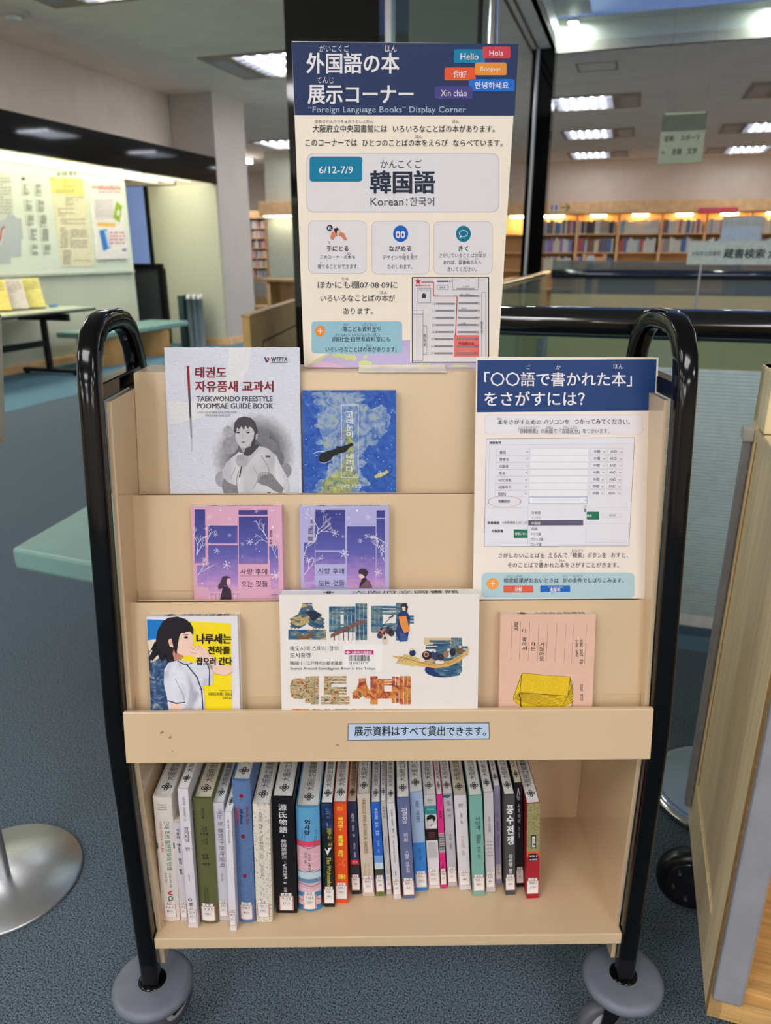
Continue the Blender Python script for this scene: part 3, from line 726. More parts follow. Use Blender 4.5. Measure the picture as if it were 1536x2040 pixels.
# benches
teal = mat('teal_vinyl', (128, 168, 160), .45, noise=.02, scale=20)
bw = mat('bench_wood', (190, 145, 85), .5, noise=.05, scale=10)
t = room_thing('bench', 'teal cushioned bench with round wooden bases by dark window', 'bench', -6.5, 7.68)
MB().box(-.25, .38, 0, 2.0, .36, .43, teal).build('cushion', t, bevel=.015)
for y in (.4, 1.45): MB().lathe([(.26, 0), (.28, .34), (.28, .36)], (.08, y, 0), bw, 28).build('base', t)
A_, B_, C_ = at_z(22, 1092, .43), at_z(175, 1005, .43), at_z(185, 1122, .43)
ang = math.atan2(B_.x-A_.x, B_.y-A_.y)
t = thing('bench', 'teal cushioned bench behind the left side of the book cart', 'bench', Tm(A_.x, A_.y, 0) @ Rz(-math.atan2(C_.y-A_.y, -(C_.x-A_.x))*0))
d1 = (C_-A_); d1.z = 0; d1.normalize(); d2 = (B_-A_); d2.z = 0; d2.normalize()
def bp(x, y, z): q = d1*x + d2*y; return (q.x, q.y, z)
Lb, Wb = 1.5, .62
MB().hexa([bp(0, 0, .355), bp(Lb, 0, .355), bp(Lb, Wb, .355), bp(0, Wb, .355), bp(0, 0, .43), bp(Lb, 0, .43), bp(Lb, Wb, .43), bp(0, Wb, .43)], teal).build('cushion', t, bevel=.012)
MB().hexa([bp(.36, .12, 0), bp(.95, .12, 0), bp(.95, .5, 0), bp(.36, .5, 0), bp(.34, .1, .35), bp(.97, .1, .35), bp(.97, .52, .35), bp(.34, .52, .35)], bw).build('base', t, bevel=.02)
# umbrella stand
t = room_thing('umbrella_bag_stand', 'dark box with upright chrome cylinders beside the lit column', 'stand', -6.28, 10.05)
MB().box(-.17, -.09, -.1, .15, 0, .76, mat('stand_teal', (52, 72, 70), .3)).build('body', t, bevel=.008)
for i, x in enumerate((-.04, .045, .12)):
    c_ = MB(); c_.lathe([(.045, 0), (.045, .7), (.046, .7), (.046, .72), (.045, .72), (.045, .77), (.03, .78)], (x, .0+.02*i, 0), mat('stand_grey', (176, 178, 180), .3, .55), 20); c_.build('cylinder', t)
# sign stand cut by the left edge
t = thing('sign_stand', 'round silver floor stand with pole and tilted board at left edge', 'sign stand', Tm(-.869, 1.322, 0))
MB().lathe([(.165, 0), (.166, .004), (.163, .009), (.02, .011)], (0, 0, 0), mat('satin_silver', (196, 197, 200), .33, .9, noise=.02, scale=60, bump=.1, bscale=600), 64).build('base', t)
MB().lathe([(.0125, .01), (.0125, 1.12)], (0, 0, 0), steel, 20).build('pole', t)
m = MB(); m.hexa([(-.25, -.06, 1.045), (.195, -.06, 1.045), (.195, -.04, 1.03), (-.25, -.04, 1.03), (-.25, .03, 1.26), (.18, .03, 1.26), (.18, .05, 1.245), (-.25, .05, 1.245)], mat('stand_board', (186, 182, 166), .5)); m.build('board', t, bevel=.002)
MB().hexa([(-.25, -.0605, 1.05), (.185, -.0605, 1.05), (.185, -.0603, 1.05), (-.25, -.0603, 1.05), (-.25, .026, 1.25), (.17, .026, 1.25), (.17, .0262, 1.25), (-.25, .0262, 1.25)], ink(208, 206, 206)).build('sheet', t)
# ================================================================ wooden search kiosk at the right edge
KA, KB0, KB1 = .238, 1.011, 1.51
t = thing('search_kiosk', 'pale wooden catalogue kiosk with grey corner guards at right edge', 'kiosk', MR @ Tm(KA, KB0, 0))
kd = KB1-KB0; Z0 = .15
kw = mat('kiosk_wood', (246, 226, 182), .35, noise=.05, scale=5, stretch=(14, 14, .8), spec=.4)
kw2 = mat('kiosk_front_wood', (206, 164, 104), .4, noise=.10, scale=8, stretch=(.8, 14, 14), spec=.4)
grey = mat('grey_guard', (146, 146, 152), .45, noise=.03, scale=20)
# side: stiles, rails and a recessed panel
MB().box(0, .02, 0, .10, Z0, 1.03, kw).build('stile', t); MB().box(0, .02, kd-.05, kd, Z0, 1.16, kw).build('stile', t)
MB().box(0, .02, .10, kd-.05, Z0, .262, kw).build('bottom_rail', t)
MB().hexa([(0, .0, 1.03), (.02, .0, 1.03), (.02, kd-.05, 1.03), (0, kd-.05, 1.03), (0, .0, 1.045), (.02, .0, 1.045), (.02, kd-.05, 1.05), (0, kd-.05, 1.05)], kw).build('top_rail', t)
MB().box(.004, .016, .103, kd-.053, .265, 1.03, kw).build('side_panel', t)
for y in (.10, kd-.053): MB().box(.0028, .004, y, y+.003, .262, 1.03, wood_or).build('joint', t)
MB().box(.0022, .004, .10, kd-.05, .262, .266, mat('light_edge', (225, 205, 160), .4)).build('joint', t)
MB().box(-.014, .0, kd-.035, kd-.005, .19, 1.04, grey).build('guard', t, bevel=.005)
MB().box(-.018, .0, kd-.042, kd+.002, 1.022, 1.047, mat('guard_cap', (200, 200, 196), .4)).build('guard_cap', t, bevel=.003)
MB().box(.0, .045, -.018, .0, .205, 1.03, grey).build('guard', t, bevel=.005)
MB().box(.0, .05, 0, .02, Z0, 1.03, kw2).build('front_stile', t)
MB().box(.05, .9, 0, .02, Z0, .195, kw2).build('plinth', t, bevel=.001)
MB().box(.02, .9, .02, kd, .19, .21, kw2).build('bottom_board', t)
MB().box(.02, .9, kd-.02, kd, .15, 1.16, kw2).build('back_board', t)
MB().box(.02, .035, .02, kd-.02, .21, 1.0, kw2).build('inner_side', t)
MB().box(0, .9, -.02, kd-.12, 1.03, 1.055, kw).build('desk_top', t, bevel=.004)
MB().box(.0, .9, kd-.12, kd, 1.055, 1.16, kw).build('upright', t, bevel=.003)
def caster_big(x, y):
    q = MB().lathe([(.03, -.018), (.062, -.02), (.071, -.014), (.0725, 0), (.071, .014), (.062, .02), (.03, .018)], (x, y, .0725), mat('tyre', (16, 16, 18), .3, spec=.6), 36, 'y').build('wheel', t)
    MB().lathe([(.0, -.026), (.02, -.025), (.045, -.021), (.052, -.022), (.054, -.02), (.054, -.016)], (x, y, .0725), mat('hub_black', (70, 70, 74), .1, .8), 36, 'y', caps=False).build('hub', q)
    m = MB()
    for k in range(6): a = k*PI/3+.3; m.lathe([(.0035, -.027), (.0035, -.021)], (x+.038*math.cos(a), y, .0725+.038*math.sin(a)), steel, 8, 'y')
    m.build('bolts', q)
caster_big(.01, .385)
# stool base behind the kiosk
t = thing('pole_stand', 'round polished steel stand foot partly hidden behind the kiosk', 'stand', Tm(.889, 1.60, 0))
MB().lathe([(.186, 0), (.19, .008), (.186, .018), (.172, .024), (.165, .022), (.04, .032), (.026, .05)], (0, 0, 0), chrome, 64).build('base', t)
MB().lathe([(.165, .0235), (.045, .033)], (0, 0, 0), steel, 64, caps=False).build('top_plate', t)
MB().lathe([(.016, .05), (.016, .95)], (.03, 0, 0), chrome, 20).build('pole', t)
# ================================================================ the book truck
beige = mat('cart_beige', (214, 188, 152), .22, noise=.015, scale=4, spec=.5)
beige_g = mat('cart_beige_gloss', (214, 188, 152), .09, noise=.015, scale=4, spec=.7, coat=.5)
frame_black = mat('frame_black', (6, 6, 7), .10, noise=.2, scale=12, spec=.3, coat=.08)
truck = thing('book_truck', 'beige book truck with black tube frame and grey bumper discs', 'cart', MC)
XP = .417
path = [(.008, .135), (.008, .40), (.010, .66), (.016, .71), (.040, .88), (.074, 1.12), (.082, 1.175), (.092, 1.212), (.110, 1.238), (.136, 1.253), (.165, 1.257), (.212, 1.257), (.240, 1.252), (.266, 1.236), (.284, 1.21), (.293, 1.175), (.297, 1.12), (.300, .9), (.300, .135)]
for sx in (-1, 1):
    MB().tube([(sx*XP, y, z) for y, z in path], 0, frame_black, sec=rsec(.03, .03, .008)).build('frame_tube', truck)
    MB().box(sx*XP-.012, sx*XP+.012, .09, .285, 1.152, 1.176, frame_black).build('crossbar', truck, bevel=.002)
    MB().box(sx*XP-.012, sx*XP+.012, .02, .29, .19, .215, frame_black).build('crossbar', truck, bevel=.002)
    x0, x1 = sorted((sx*.394, sx*.401))
    MB().prism([(.018, .17), (.018, .69), (.090, 1.152), (.286, 1.152), (.292, .17)], lambda y, z, x: (x, y, z), x0, x1, beige_g).build('side_panel', truck)
m = MB(); m.box(-.3935, .3935, .202, .282, 1.165, 1.177, beige); m.build('top_panel', truck, bevel=.004)
MB().box(-.3935, .3935, .278, .284, .23, 1.165, beige).build('back_panel', truck)
SH = {2: (.068, .848), 3: (.135, .998), 4: (.202, 1.177)}; SL = .2
FLOORZ = {1: .625, 2: .785, 3: .925}
def sheet_y(k, z): return SH[k][0] + SL*(z-SH[k][1])
def tier(k, zb, flz, x=.401):
    y1, z1 = SH[k]; y0 = sheet_y(k, zb); m = MB()
    m.hexa([(-x, y0, zb), (x, y0, zb), (x, y0+.003, zb), (-x, y0+.003, zb), (-x, y1, z1), (x, y1, z1), (x, y1+.003, z1), (-x, y1+.003, z1)], beige)
    if k < 4: m.box(-x+.008, x-.008, y1-.0, y1+.008, z1-.003, z1, beige)
    else: m = MB(); m.hexa([(-.3935, y0, zb), (.3935, y0, zb), (.3935, y0+.003, zb), (-.3935, y0+.003, zb), (-.3935, y1, z1-.002), (.3935, y1, z1-.002), (.3935, y1+.003, z1-.002), (-.3935, y1+.003, z1-.002)], beige)
    o = m.build('tier_panel', truck); return o
tier(2, .612, .625, .3935); tier(3, .775, .785, .3935); tier(4, .915, .925)
for k in (1, 2, 3):
    ya = (-.012 if k == 1 else sheet_y(k, FLOORZ[k])) ; yb = sheet_y(k+1, FLOORZ[k])
    MB().box(-.393, .393, ya+.004, yb, FLOORZ[k]-.004, FLOORZ[k], beige).build('slot_floor', truck)
# tier lips run slightly wider than the body, like in front of the side panels
for k in (2, 3):
    y1, z1 = SH[k]; zb = z1-.30 if k == 2 else z1-.16
    zb = {2: .70, 3: .85}[k]; y0 = sheet_y(k, zb)
    MB().hexa([(-.3975, y0-.0015, zb), (.3975, y0-.0015, zb), (.3975, y0-.0002, zb), (-.3975, y0-.0002, zb), (-.3975, y1-.0015, z1), (.3975, y1-.0015, z1), (.3975, y1-.0002, z1), (-.3975, y1-.0002, z1)], beige).build('tier_lip', truck)
MB().hexa([(-.402, -.012, .615), (.402, -.012, .615), (.402, -.002, .615), (-.402, -.002, .615), (-.402, .001, .697), (.402, .001, .697), (.402, .009, .697), (-.402, .009, .697)], beige).build('front_lip', truck, bevel=.0015)
MB().box(-.393, .393, -.004, .278, .612, .618, beige).build('bin_floor', truck)
MB().box(-.401, .401, -.001, .280, .224, .247, beige).build('bottom_shelf', truck, bevel=.002)
disc_m = mat('bumper_grey', (108, 114, 126), .45, noise=.03, scale=30, bump=.15, bscale=900)
tyre = mat('caster_grey', (84, 85, 90), .5)
def caster(x, y, ang):
    d = MB().lathe([(.024, .004), (.058, .004), (.066, .001), (.070, -.006), (.069, -.014), (.060, -.018), (.024, -.018)], (x, y, .137), disc_m, 56, caps=False).build('bumper_disc', truck)
    MB().lathe([(.0, .006), (.021, .006), (.0245, .002), (.0245, -.02), (0, -.02)], (x, y, .137), frame_black, 28, caps=False).build('collar', d)
    cx, cy = x + .036*math.cos(ang), y + .036*math.sin(ang)
    c = MB(); ux, uy = -math.sin(ang), math.cos(ang)
    M_ = Tm(cx, cy, .045) @ Rz(ang)
    wl = MB()
    for ring, mt in (([(.02, -.011), (.040, -.012), (.044, -.008), (.045, 0), (.044, .008), (.040, .012), (.02, .011)], tyre), ([(.0, -.0125), (.022, -.0125), (.027, -.0115)], mat('hub_pale', (170, 170, 172), .4)), ([(.027, .0115), (.022, .0125), (0, .0125)], mat('hub_pale', (170, 170, 172), .4))):
        wl.lathe(ring, (0, 0, 0), mt, 32, 'y', caps=False)
    wl.v = [tuple(M_ @ Vector(q)) for q in wl.v]; wheel = wl.build('caster_wheel', truck)
    fk = MB()
    for s in (-1, 1): fk.hexa([(-.014, s*.016-.0015, -.008), (.012, s*.016-.0015, -.008), (.012, s*.016+.0015, -.008), (-.014, s*.016+.0015, -.008), (-.055, s*.016-.0015, .07), (.0, s*.016-.0015, .07), (.0, s*.016+.0015, .07), (-.055, s*.016+.0015, .07)], frame_black)
    fk.box(-.06, .004, -.018, .018, .066, .078, frame_black); fk.lathe([(.004, -.018), (.004, .018)], (0, 0, 0), frame_black, 10, 'y')
    fk.v = [tuple(M_ @ Vector(q)) for q in fk.v]; fk.build('caster_fork', wheel)
caster(-XP, .010, math.radians(60)); caster(XP, .010, math.radians(196)); caster(-XP, .300, math.radians(80)); caster(XP, .300, math.radians(100))
Ml0 = MC @ Tm(0, -.012, .615) @ Rx(-math.atan2(.013, .082)); Mtr = MC.inverted() @ Ml0; f00 = plane_px(Ml0, -.0001)
p = Pr(lambda u, v, l: tuple(Mtr @ Vector(f00(u, v, l)))); sc_ = mat('scuff', (150, 122, 96), .8)
for q in ([(318, 1460), (324, 1456), (327, 1459), (320, 1463)], [(336, 1468), (342, 1466), (341, 1471), (337, 1472)], [(668, 1484), (676, 1482), (677, 1485), (670, 1486)], [(342, 1496), (346, 1496), (345, 1499)]): p.poly(q, sc_, 1)
p.build('scuff_marks', truck)
# paper notice on the lip
Ml = MC @ Tm(0, -.012, .615) @ Rx(-math.atan2(.013, .082))
fl = plane_px(Ml, -.0002)
nt = thing('paper_notice', 'pale blue paper strip with black Japanese writing on the front lip', 'notice', Ml)
p = Pr(fl); p.l = 1; p.poly([(695, 1443), (973, 1441), (974, 1471), (694, 1474)], mat('label_blue', (188, 208, 232), .45, noise=.01), 2)
p.poly([(693, 1441), (975, 1439), (976, 1473), (692, 1476)], mat('label_edge', (120, 112, 100), .5), 1)
p.build('paper', nt)
p = Pr(fl); p.text('展示資料はすべて貸出できます。', 706, 1446, 968, 1466, ink(28, 28, 32), bold=.012, l=5); p.build('lettering', nt)
# ================================================================ tall sign
sy0 = 1.19; sl = -.055
x_, z_ = -.12, 1.1775
Ms = Tm(-.085, sy0, z_) @ Rx(-math.atan(sl))
fs = plane_px(Ms, 0.0)
tl = fs(581, 82, 0); tr = fs(1032, 88, 0); br = fs(991, 733, 0); bl_ = fs(606, 733, 0)
S = thing('tall_sign', 'tall cream poster board with navy heading, foreign language books display corner', 'sign', Ms)
zt = (tl[2]+tr[2])/2; xl = (tl[0]+bl_[0])/2; xr = (tr[0]+br[0])/2
m = MB(); m.hexa([(bl_[0], 0, .002), (br[0], 0, .002), (br[0], .006, .002), (bl_[0], .006, .002), (tl[0], 0, tl[2]), (tr[0], 0, tr[2]), (tr[0], .006, tr[2]), (tl[0], .006, tl[2])], mat('poster_cream', (250, 238, 218), .45, noise=.008)); m.build('board', S)
m = MB(); a0 = fs(715, 738, 0)[0]; a1 = fs(887, 738, 0)[0]
m.box(a0, a1, -.035, .045, -.0005, .0025, mat('acrylic', (222, 214, 196), .15, spec=.8)); m.box(a0, a1, -.004, -.0005, .0, .006, mat('acrylic', (222, 214, 196), .15)); m.build('stand_foot', S, bevel=.001)
navy = ink(32, 54, 94); white = ink(240, 236, 236); dk = ink(52, 62, 78); dkb = ink(34, 46, 66)
C2 = (570, 70, 3.2); C3 = (570, 400, 3.2)
p = Pr(fs, C2); p.poly([(36, 42), (1482, 57), (1457, 514), (55, 510)], navy, 1)
p.rr(130, 752, 1358, 1130, 46, ink(196, 190, 192), 1); p.rr(134, 756, 1354, 1126, 44, ink(232, 228, 230), 2)
p.rr(150, 774, 486, 934, 20, ink(0, 128, 164), 3)
for a0, b0, a1, b1, c in ((1070, 90, 1268, 178, (0, 128, 172)), (1252, 73, 1430, 148, (214, 62, 80)), (1010, 207, 1208, 288, (236, 88, 52)), (1205, 175, 1405, 256, (240, 150, 48)), (1165, 280, 1456, 358, (16, 112, 212)), (948, 326, 1188, 406, (72, 66, 136))): p.rr(a0, b0, a1, b1, 12, ink(*c), 3 if a0 not in (1252, 1205, 948) else 4)
p.c = C3
for a0, a1, b0, b1 in ((140, 513, 127, 465), (544, 915, 129, 469), (940, 1316, 130, 469)): p.rr(a0, b0, a1, b1, 40, ink(200, 192, 192), 1); p.rr(a0+3, b0+3, a1-3, b1-3, 38, ink(233, 229, 231), 2)
p.ell(730, 210, 48, 53, ink(22, 96, 190), 3, 28); p.ell(1130, 211, 48, 52, ink(0, 120, 152), 3, 28)
for x in (713, 744): p.rr(x-13, 192, x+13, 238, 12, white, 4); p.ell(x, 218, 6, 12, ink(22, 60, 120), 5)
p.ell(1130, 208, 28, 22, white, 4, 24, .86); p.poly([(1108, 226), (1104, 238), (1122, 230)], white, 4)
p.ell(278, 174, 20, 20, ink(48, 52, 60), 3, 20); p.text('P.', 269, 163, 290, 186, white, bold=.03, l=5)
p.poly([(303, 178), (330, 170), (345, 215), (318, 224)], ink(70, 26, 34), 4); p.poly([(325, 190), (350, 182), (345, 222), (322, 218)], ink(214, 196, 176), 5)
p.poly([(286, 245), (282, 230), (294, 195), (312, 200), (326, 214), (310, 232), (303, 252)], ink(220, 130, 104), 5); p.poly([(338, 222), (345, 200), (368, 206), (390, 246), (372, 255), (355, 232)], ink(220, 130, 104), 5)
# map
p.frame(802, 486, 1294, 1032, 6, ink(30, 30, 34), 3); p.rect(806, 490, 1290, 1028, ink(228, 224, 226), 2)
bar = ink(150, 148, 152); th = ink(90, 90, 96); red = ink(206, 48, 62)
for i in range(8):
    y = 656+45.2*i; x = 957-1.8*i
    p.rect(x, y-6, x+118, y+5, th, 4); p.rect(x+2, y-4, x+116, y+3, bar, 5); p.text(str(10+i), x-20, y-8, x-4, y+8, th, l=5)
for i in range(9):
    y = 607+46*i - (i > 5)*2; x = 1102-2*i
    p.rect(x, y-6, x+118, y+5, th, 6); p.rect(x+2, y-4, x+116, y+3, bar, 7); p.text('0%d' % (i+1), x+118, y-8, x+136, y+8, th, l=8)
p.rect(1072, 856, 1230, 994, ink(232, 120, 116), 5); p.text('外国語の本', 1098, 898, 1200, 922, red, bold=.03, l=9)
p.line([(862, 518), (940, 518), (940, 607), (1090, 607), (1080, 856)], 5, red, 6); p.poly([(1072, 846), (1088, 846), (1080, 862)], red, 6)
pts = []
for k in range(10): a = -PI/2+k*PI/5; r = 22 if k % 2 == 0 else 9; pts.append((841+r*math.cos(a), 514+r*math.sin(a)*1.0))
p.poly(pts, red, 6); p.text('現在地(げんざいち)', 822, 534, 918, 546, red, bold=.03, l=6)
p.frame(834, 556, 922, 652, 2, th, 4); p.text('エレベーター', 848, 560, 916, 572, th, l=5); p.ell(878, 604, 12, 16, th, 5); p.rect(866, 596, 890, 620, th, 5)
p.frame(960, 538, 1034, 566, 2, th, 4); p.text('閲覧席', 978, 546, 1014, 558, th, l=5); p.rect(962, 509, 1036, 518, th, 4); p.text('R3', 1040, 508, 1058, 519, th, l=5)
p.rect(1086, 556, 1204, 564, bar, 5); p.text('大型本1', 1124, 542, 1168, 553, th, l=5); p.frame(1060, 490, 1224, 568, 2, th, 4); p.text('総記・図書館', 1108, 592, 1172, 602, dk, l=8)
p.text('哲学', 1118, 684, 1150, 695, th, l=8); p.text('宗教', 1114, 775, 1146, 787, th, l=8)
p.frame(1246, 584, 1274, 1020, 2, th, 4); p.text('閲覧席', 1240, 768, 1254, 846, th, 'v', l=5); p.frame(804, 696, 874, 1020, 2, th, 4); p.rect(804, 722, 874, 724, th, 4)
p.frame(872, 798, 898, 978, 2, th, 5); p.text('閲覧席', 876, 848, 890, 930, th, 'v', l=6)
# lilac and green decoration, blue box
p.poly([(120, 1062), (200, 1015), (300, 955), (420, 890), (560, 884), (740, 890), (790, 885), (790, 1066)], ink(198, 186, 224), 1); p.poly([(790, 1030), (1212, 1032), (1215, 1066), (790, 1066)], ink(198, 186, 224), 1)
p.poly([(120, 1062), (210, 1020), (320, 1040), (380, 1064)], ink(224, 190, 222), 1.5); p.poly([(130, 1056), (190, 1010), (262, 974), (280, 976), (200, 1030)], ink(208, 216, 160), 2)
for q in ([(276, 980), (330, 972), (440, 985), (454, 1000), (436, 1024), (410, 1008), (385, 1020), (366, 1000), (320, 998)], [(458, 1030), (490, 1018), (546, 1026), (550, 1046), (500, 1056), (462, 1044)], [(488, 988), (515, 985), (524, 994), (500, 1006)], [(552, 1050), (600, 1048), (604, 1062), (560, 1064)], [(832, 1048), (850, 1036), (915, 1036), (920, 1066), (836, 1066)], [(1042, 1056), (1080, 1042), (1160, 1050), (1180, 1060)]): p.poly(q, ink(206, 222, 150), 2)
p.rr(162, 768, 740, 972, 24, ink(156, 200, 216), 3); p.ell(217, 830, 33, 36, ink(240, 150, 60), 4, 24); p.rect(201, 827, 233, 832, white, 5); p.rect(214.5, 812, 219.5, 848, white, 5)
p.build('poster_print', S)
p = Pr(fs, C2); p.l = 4
for a in (('がいこくご', 212, 65, 402, 108, white, .0), ('ほん', 630, 65, 706, 108, white, .0), ('外国語の本', 130, 112, 722, 245, white, .022), ('てんじ', 195, 268, 303, 308, white, 0), ('展示コーナー', 138, 318, 812, 440, white, .022),
          ('“Foreign Language Books” Display Corner', 142, 455, 1147, 505, ink(190, 204, 222), 0), ('Hello', 1112, 116, 1226, 158, white, .01), ('Hola', 1296, 97, 1384, 132, white, 0), ('你好', 1066, 226, 1152, 274, white, .01), ('Bonjour', 1240, 202, 1370, 238, white, 0), ('안녕하세요', 1203, 298, 1418, 342, white, .015), ('Xin chào', 986, 350, 1153, 390, white, 0),
          ('おおさかふりつちゅおうとしょかん', 186, 540, 555, 562, dk, 0), ('ほん', 1058, 540, 1102, 562, dk, 0), ('大阪府立中央図書館には', 170, 572, 644, 620, dkb, .01), ('いろいろなことばの本があります。', 680, 574, 1330, 620, dkb, .008),
          ('このコーナーでは', 124, 664, 452, 708, dkb, .008), ('ほん', 822, 636, 866, 658, dk, 0), ('ひとつのことばの本をえらび', 486, 664, 1030, 710, dkb, .008), ('ならべています。', 1064, 666, 1380, 710, dkb, .008),
          ('6/12-7/9', 210, 836, 426, 882, white, .01), ('かんこくご', 602, 794, 866, 850, dkb, .0), ('韓国語', 534, 862, 950, 1010, dkb, .03), ('Korean', 538, 1036, 748, 1088, dk, 0), (':', 764, 1046, 774, 1084, dk, 0), ('한국어', 788, 1032, 944, 1090, dk, 0)):
    p.text(*a[:6], bold=a[6], l=5)
p.c = C3
for a in (('て', 266, 260, 284, 277, dk, 0), ('手にとる', 258, 286, 398, 322, dkb, .015), ('ほん', 390, 330, 416, 344, dk, 0), ('このコーナーの本も', 218, 346, 440, 370, dk, 0), ('か', 216, 388, 228, 400, dk, 0), ('借りることができます。', 200, 404, 462, 434, dk, 0),
          ('ながめる', 656, 286, 798, 322, dkb, .015), ('え', 746, 332, 758, 344, dk, 0), ('み', 794, 332, 806, 344, dk, 0), ('デザインや絵を見て', 616, 346, 838, 374, dk, 0), ('たのしめます。', 646, 406, 804, 434, dk, 0),
          ('きく', 1098, 288, 1160, 322, dkb, .015), ('ほん', 1228, 320, 1252, 333, dk, 0), ('さがしていることばの本が', 976, 334, 1276, 362, dk, 0), ('としょかん', 1102, 364, 1164, 376, dk, 0), ('ひと', 1200, 364, 1226, 376, dk, 0), ('あれば、図書館の人へ', 1002, 378, 1246, 406, dk, 0), ('きいてください。', 1028, 422, 1214, 450, dk, 0),
          ('たな', 356, 486, 400, 506, dk, 0), ('ほかにも棚07·08·09に', 202, 512, 710, 558, dk, .004), ('ほん', 600, 572, 644, 594, dk, 0), ('いろいろなことばの本が', 220, 598, 694, 642, dk, .004), ('あります。', 364, 682, 552, 724, dk, .004),
          ('かい', 366, 780, 398, 796, dk, 0), ('しりょうしつ', 482, 780, 576, 798, dk, 0), ('1階こども資料室や', 350, 800, 606, 834, dkb, .004), ('かい しゃかい しぜんけいしりょうしつ', 312, 844, 598, 862, dk, 0), ('3階社会·自然系資料室にも', 292, 866, 664, 898, dkb, .004), ('ほん', 512, 914, 542, 930, dk, 0), ('いろいろなことばの本があります。', 252, 930, 706, 964, dkb, .004)):
    p.text(*a[:6], bold=a[6], l=6)
p.build('lettering', S)
# ================================================================ second poster, leaning in the middle slot
Mp = MC @ Tm(.39-.02, .056, .79) @ Rx(-math.atan(.268))
fp = plane_px(Mp, 0.0)
tl, tr, bl_, br = fp(949, 711, 0), fp(1312, 712, 0), fp(942, 1215, 0), fp(1294, 1215, 0)
Q = thing('search_poster', 'white edged navy headed poster explaining the language search, behind salmon book', 'poster', Mp)
z0 = .0; 
def ext(t_, b_, z): k = (z-t_[2])/(b_[2]-t_[2]); return t_[0]+(b_[0]-t_[0])*k
m = MB(); m.hexa([(ext(tl, bl_, z0), 0, z0), (ext(tr, br, z0), 0, z0), (ext(tr, br, z0), .004, z0), (ext(tl, bl_, z0), .004, z0), (tl[0], 0, tl[2]), (tr[0], 0, tr[2]), (tr[0], .004, tr[2]), (tl[0], .004, tl[2])], mat('poster_white', (238, 226, 214), .45, noise=.008)); m.build('board', Q)
CP = (920, 700, 3.84)
p = Pr(fp, CP); nv2 = ink(22, 60, 116)
p.poly([(120, 68), (1490, 60), (1474, 452), (115, 466)], nv2, 1)
p.rr(172, 484, 1386, 634, 30, ink(214, 208, 210), 1); p.rr(176, 488, 1382, 630, 28, ink(232, 228, 232), 2)
p.poly([(186, 668), (1324, 658), (1280, 1489), (170, 1495)], ink(120, 118, 120), 1); p.poly([(189, 671), (1320, 661), (1277, 1486), (173, 1492)], ink(228, 226, 232), 2)
gl = ink(196, 194, 202); wh2 = ink(236, 234, 238); gt = ink(70, 72, 80)
p.line([(210, 716), (1318, 706)], 2, gl, 3); p.line([(210, 716), (200, 1196)], 2, gl, 3); p.line([(200, 1196), (1300, 1192)], 2, gl, 3); p.line([(950, 1320), (1286, 1320)], 2, gl, 3); p.line([(195, 1325), (500, 1325)], 2, gl, 3); p.line([(195, 1465), (1280, 1460)], 2, gl, 3)
names = ['書名', '著者名', '出版者', '件名', 'NDC分類', '出版年月', 'ISBN']
for i, s_ in enumerate(names):
    y = 745+53.2*i; o = -1.6*i
    p.frame(262+o, y, 513+o*1.4, y+50, 2, gl, 3); p.frame(522+o, y-4, 972+o*1.2, y+48, 2, gl, 3); p.frame(983+o, y-6, 1103+o*1.6, y+43, 2, gl, 3); p.frame(1112+o, y-6, 1232+o*1.7, y+43, 2, gl, 3)
    p.rect(524+o, y-2, 970+o, y+46, wh2, 3)
    wd = 24*len(s_) if s_ not in ('NDC分類', 'ISBN') else (96 if s_[0] == 'N' else 56)
    p.text(s_, 288+o, y+16, 288+o+wd, y+40, gt, bold=.01, l=5); p.text('中間', 1010+o, y+10, 1056+o, y+32, gt, bold=.01, l=5); p.text('AND', 1136+o*1.6, y+11, 1186+o*1.6, y+31, gt, l=5)
    for x in (500+o*1.4, 1088+o*1.6, 1218+o*1.7): p.line([(x-7, y+20), (x, y+28), (x+7, y+20)], 3, gt, 4)
p.rect(512, 1112, 960, 1166, ink(110, 150, 196), 3); p.rect(516, 1116, 956, 1162, wh2, 4); p.line([(938, 1134), (946, 1142), (954, 1134)], 3, gt, 5)
p.rect(506, 1170, 950, 1486, ink(229, 227, 233), 3.5); p.line([(508, 1170), (503, 1486)], 2, gl, 4); p.line([(952, 1170), (946, 1486)], 2, gl, 4)
p.rr(936, 1200, 950, 1230, 6, ink(130, 130, 140), 5); p.poly([(938, 1190), (950, 1190), (944, 1182)], gt, 5)
p.poly([(508, 1292), (928, 1290), (928, 1331), (508, 1332)], ink(90, 88, 112), 4)
for s_, y, wd in (('日本語', 1222, 68), ('ハングル', 1263, 70), ('英語', 1345, 44), ('ドイツ語', 1385, 70), ('フランス語', 1426, 88), ('ロシア語', 1466, 74)): p.text(s_, 534-(y-1222)*.03, y, 534+wd, y+23, gt, bold=.005, l=6)
p.text('中国語', 532, 1302, 600, 1326, white, bold=.01, l=6)
p.text('検索条件', 210, 688, 302, 710, gt, bold=.03, l=5); p.text('言語区分', 278, 1134, 368, 1158, gt, bold=.03, l=5); p.ell(326, 1149, 127, 43, ink(196, 56, 70), 4, 40, .965)
grn = ink(28, 112, 84); p.rr(955, 1226, 1050, 1288, 6, grn, 4); p.text('検索', 956, 1246, 992, 1268, white, bold=.01, l=6); p.frame(1080, 1238, 1216, 1272, 2, gl, 4); p.text('クリア', 1126, 1246, 1174, 1266, gt, bold=.03, l=5)
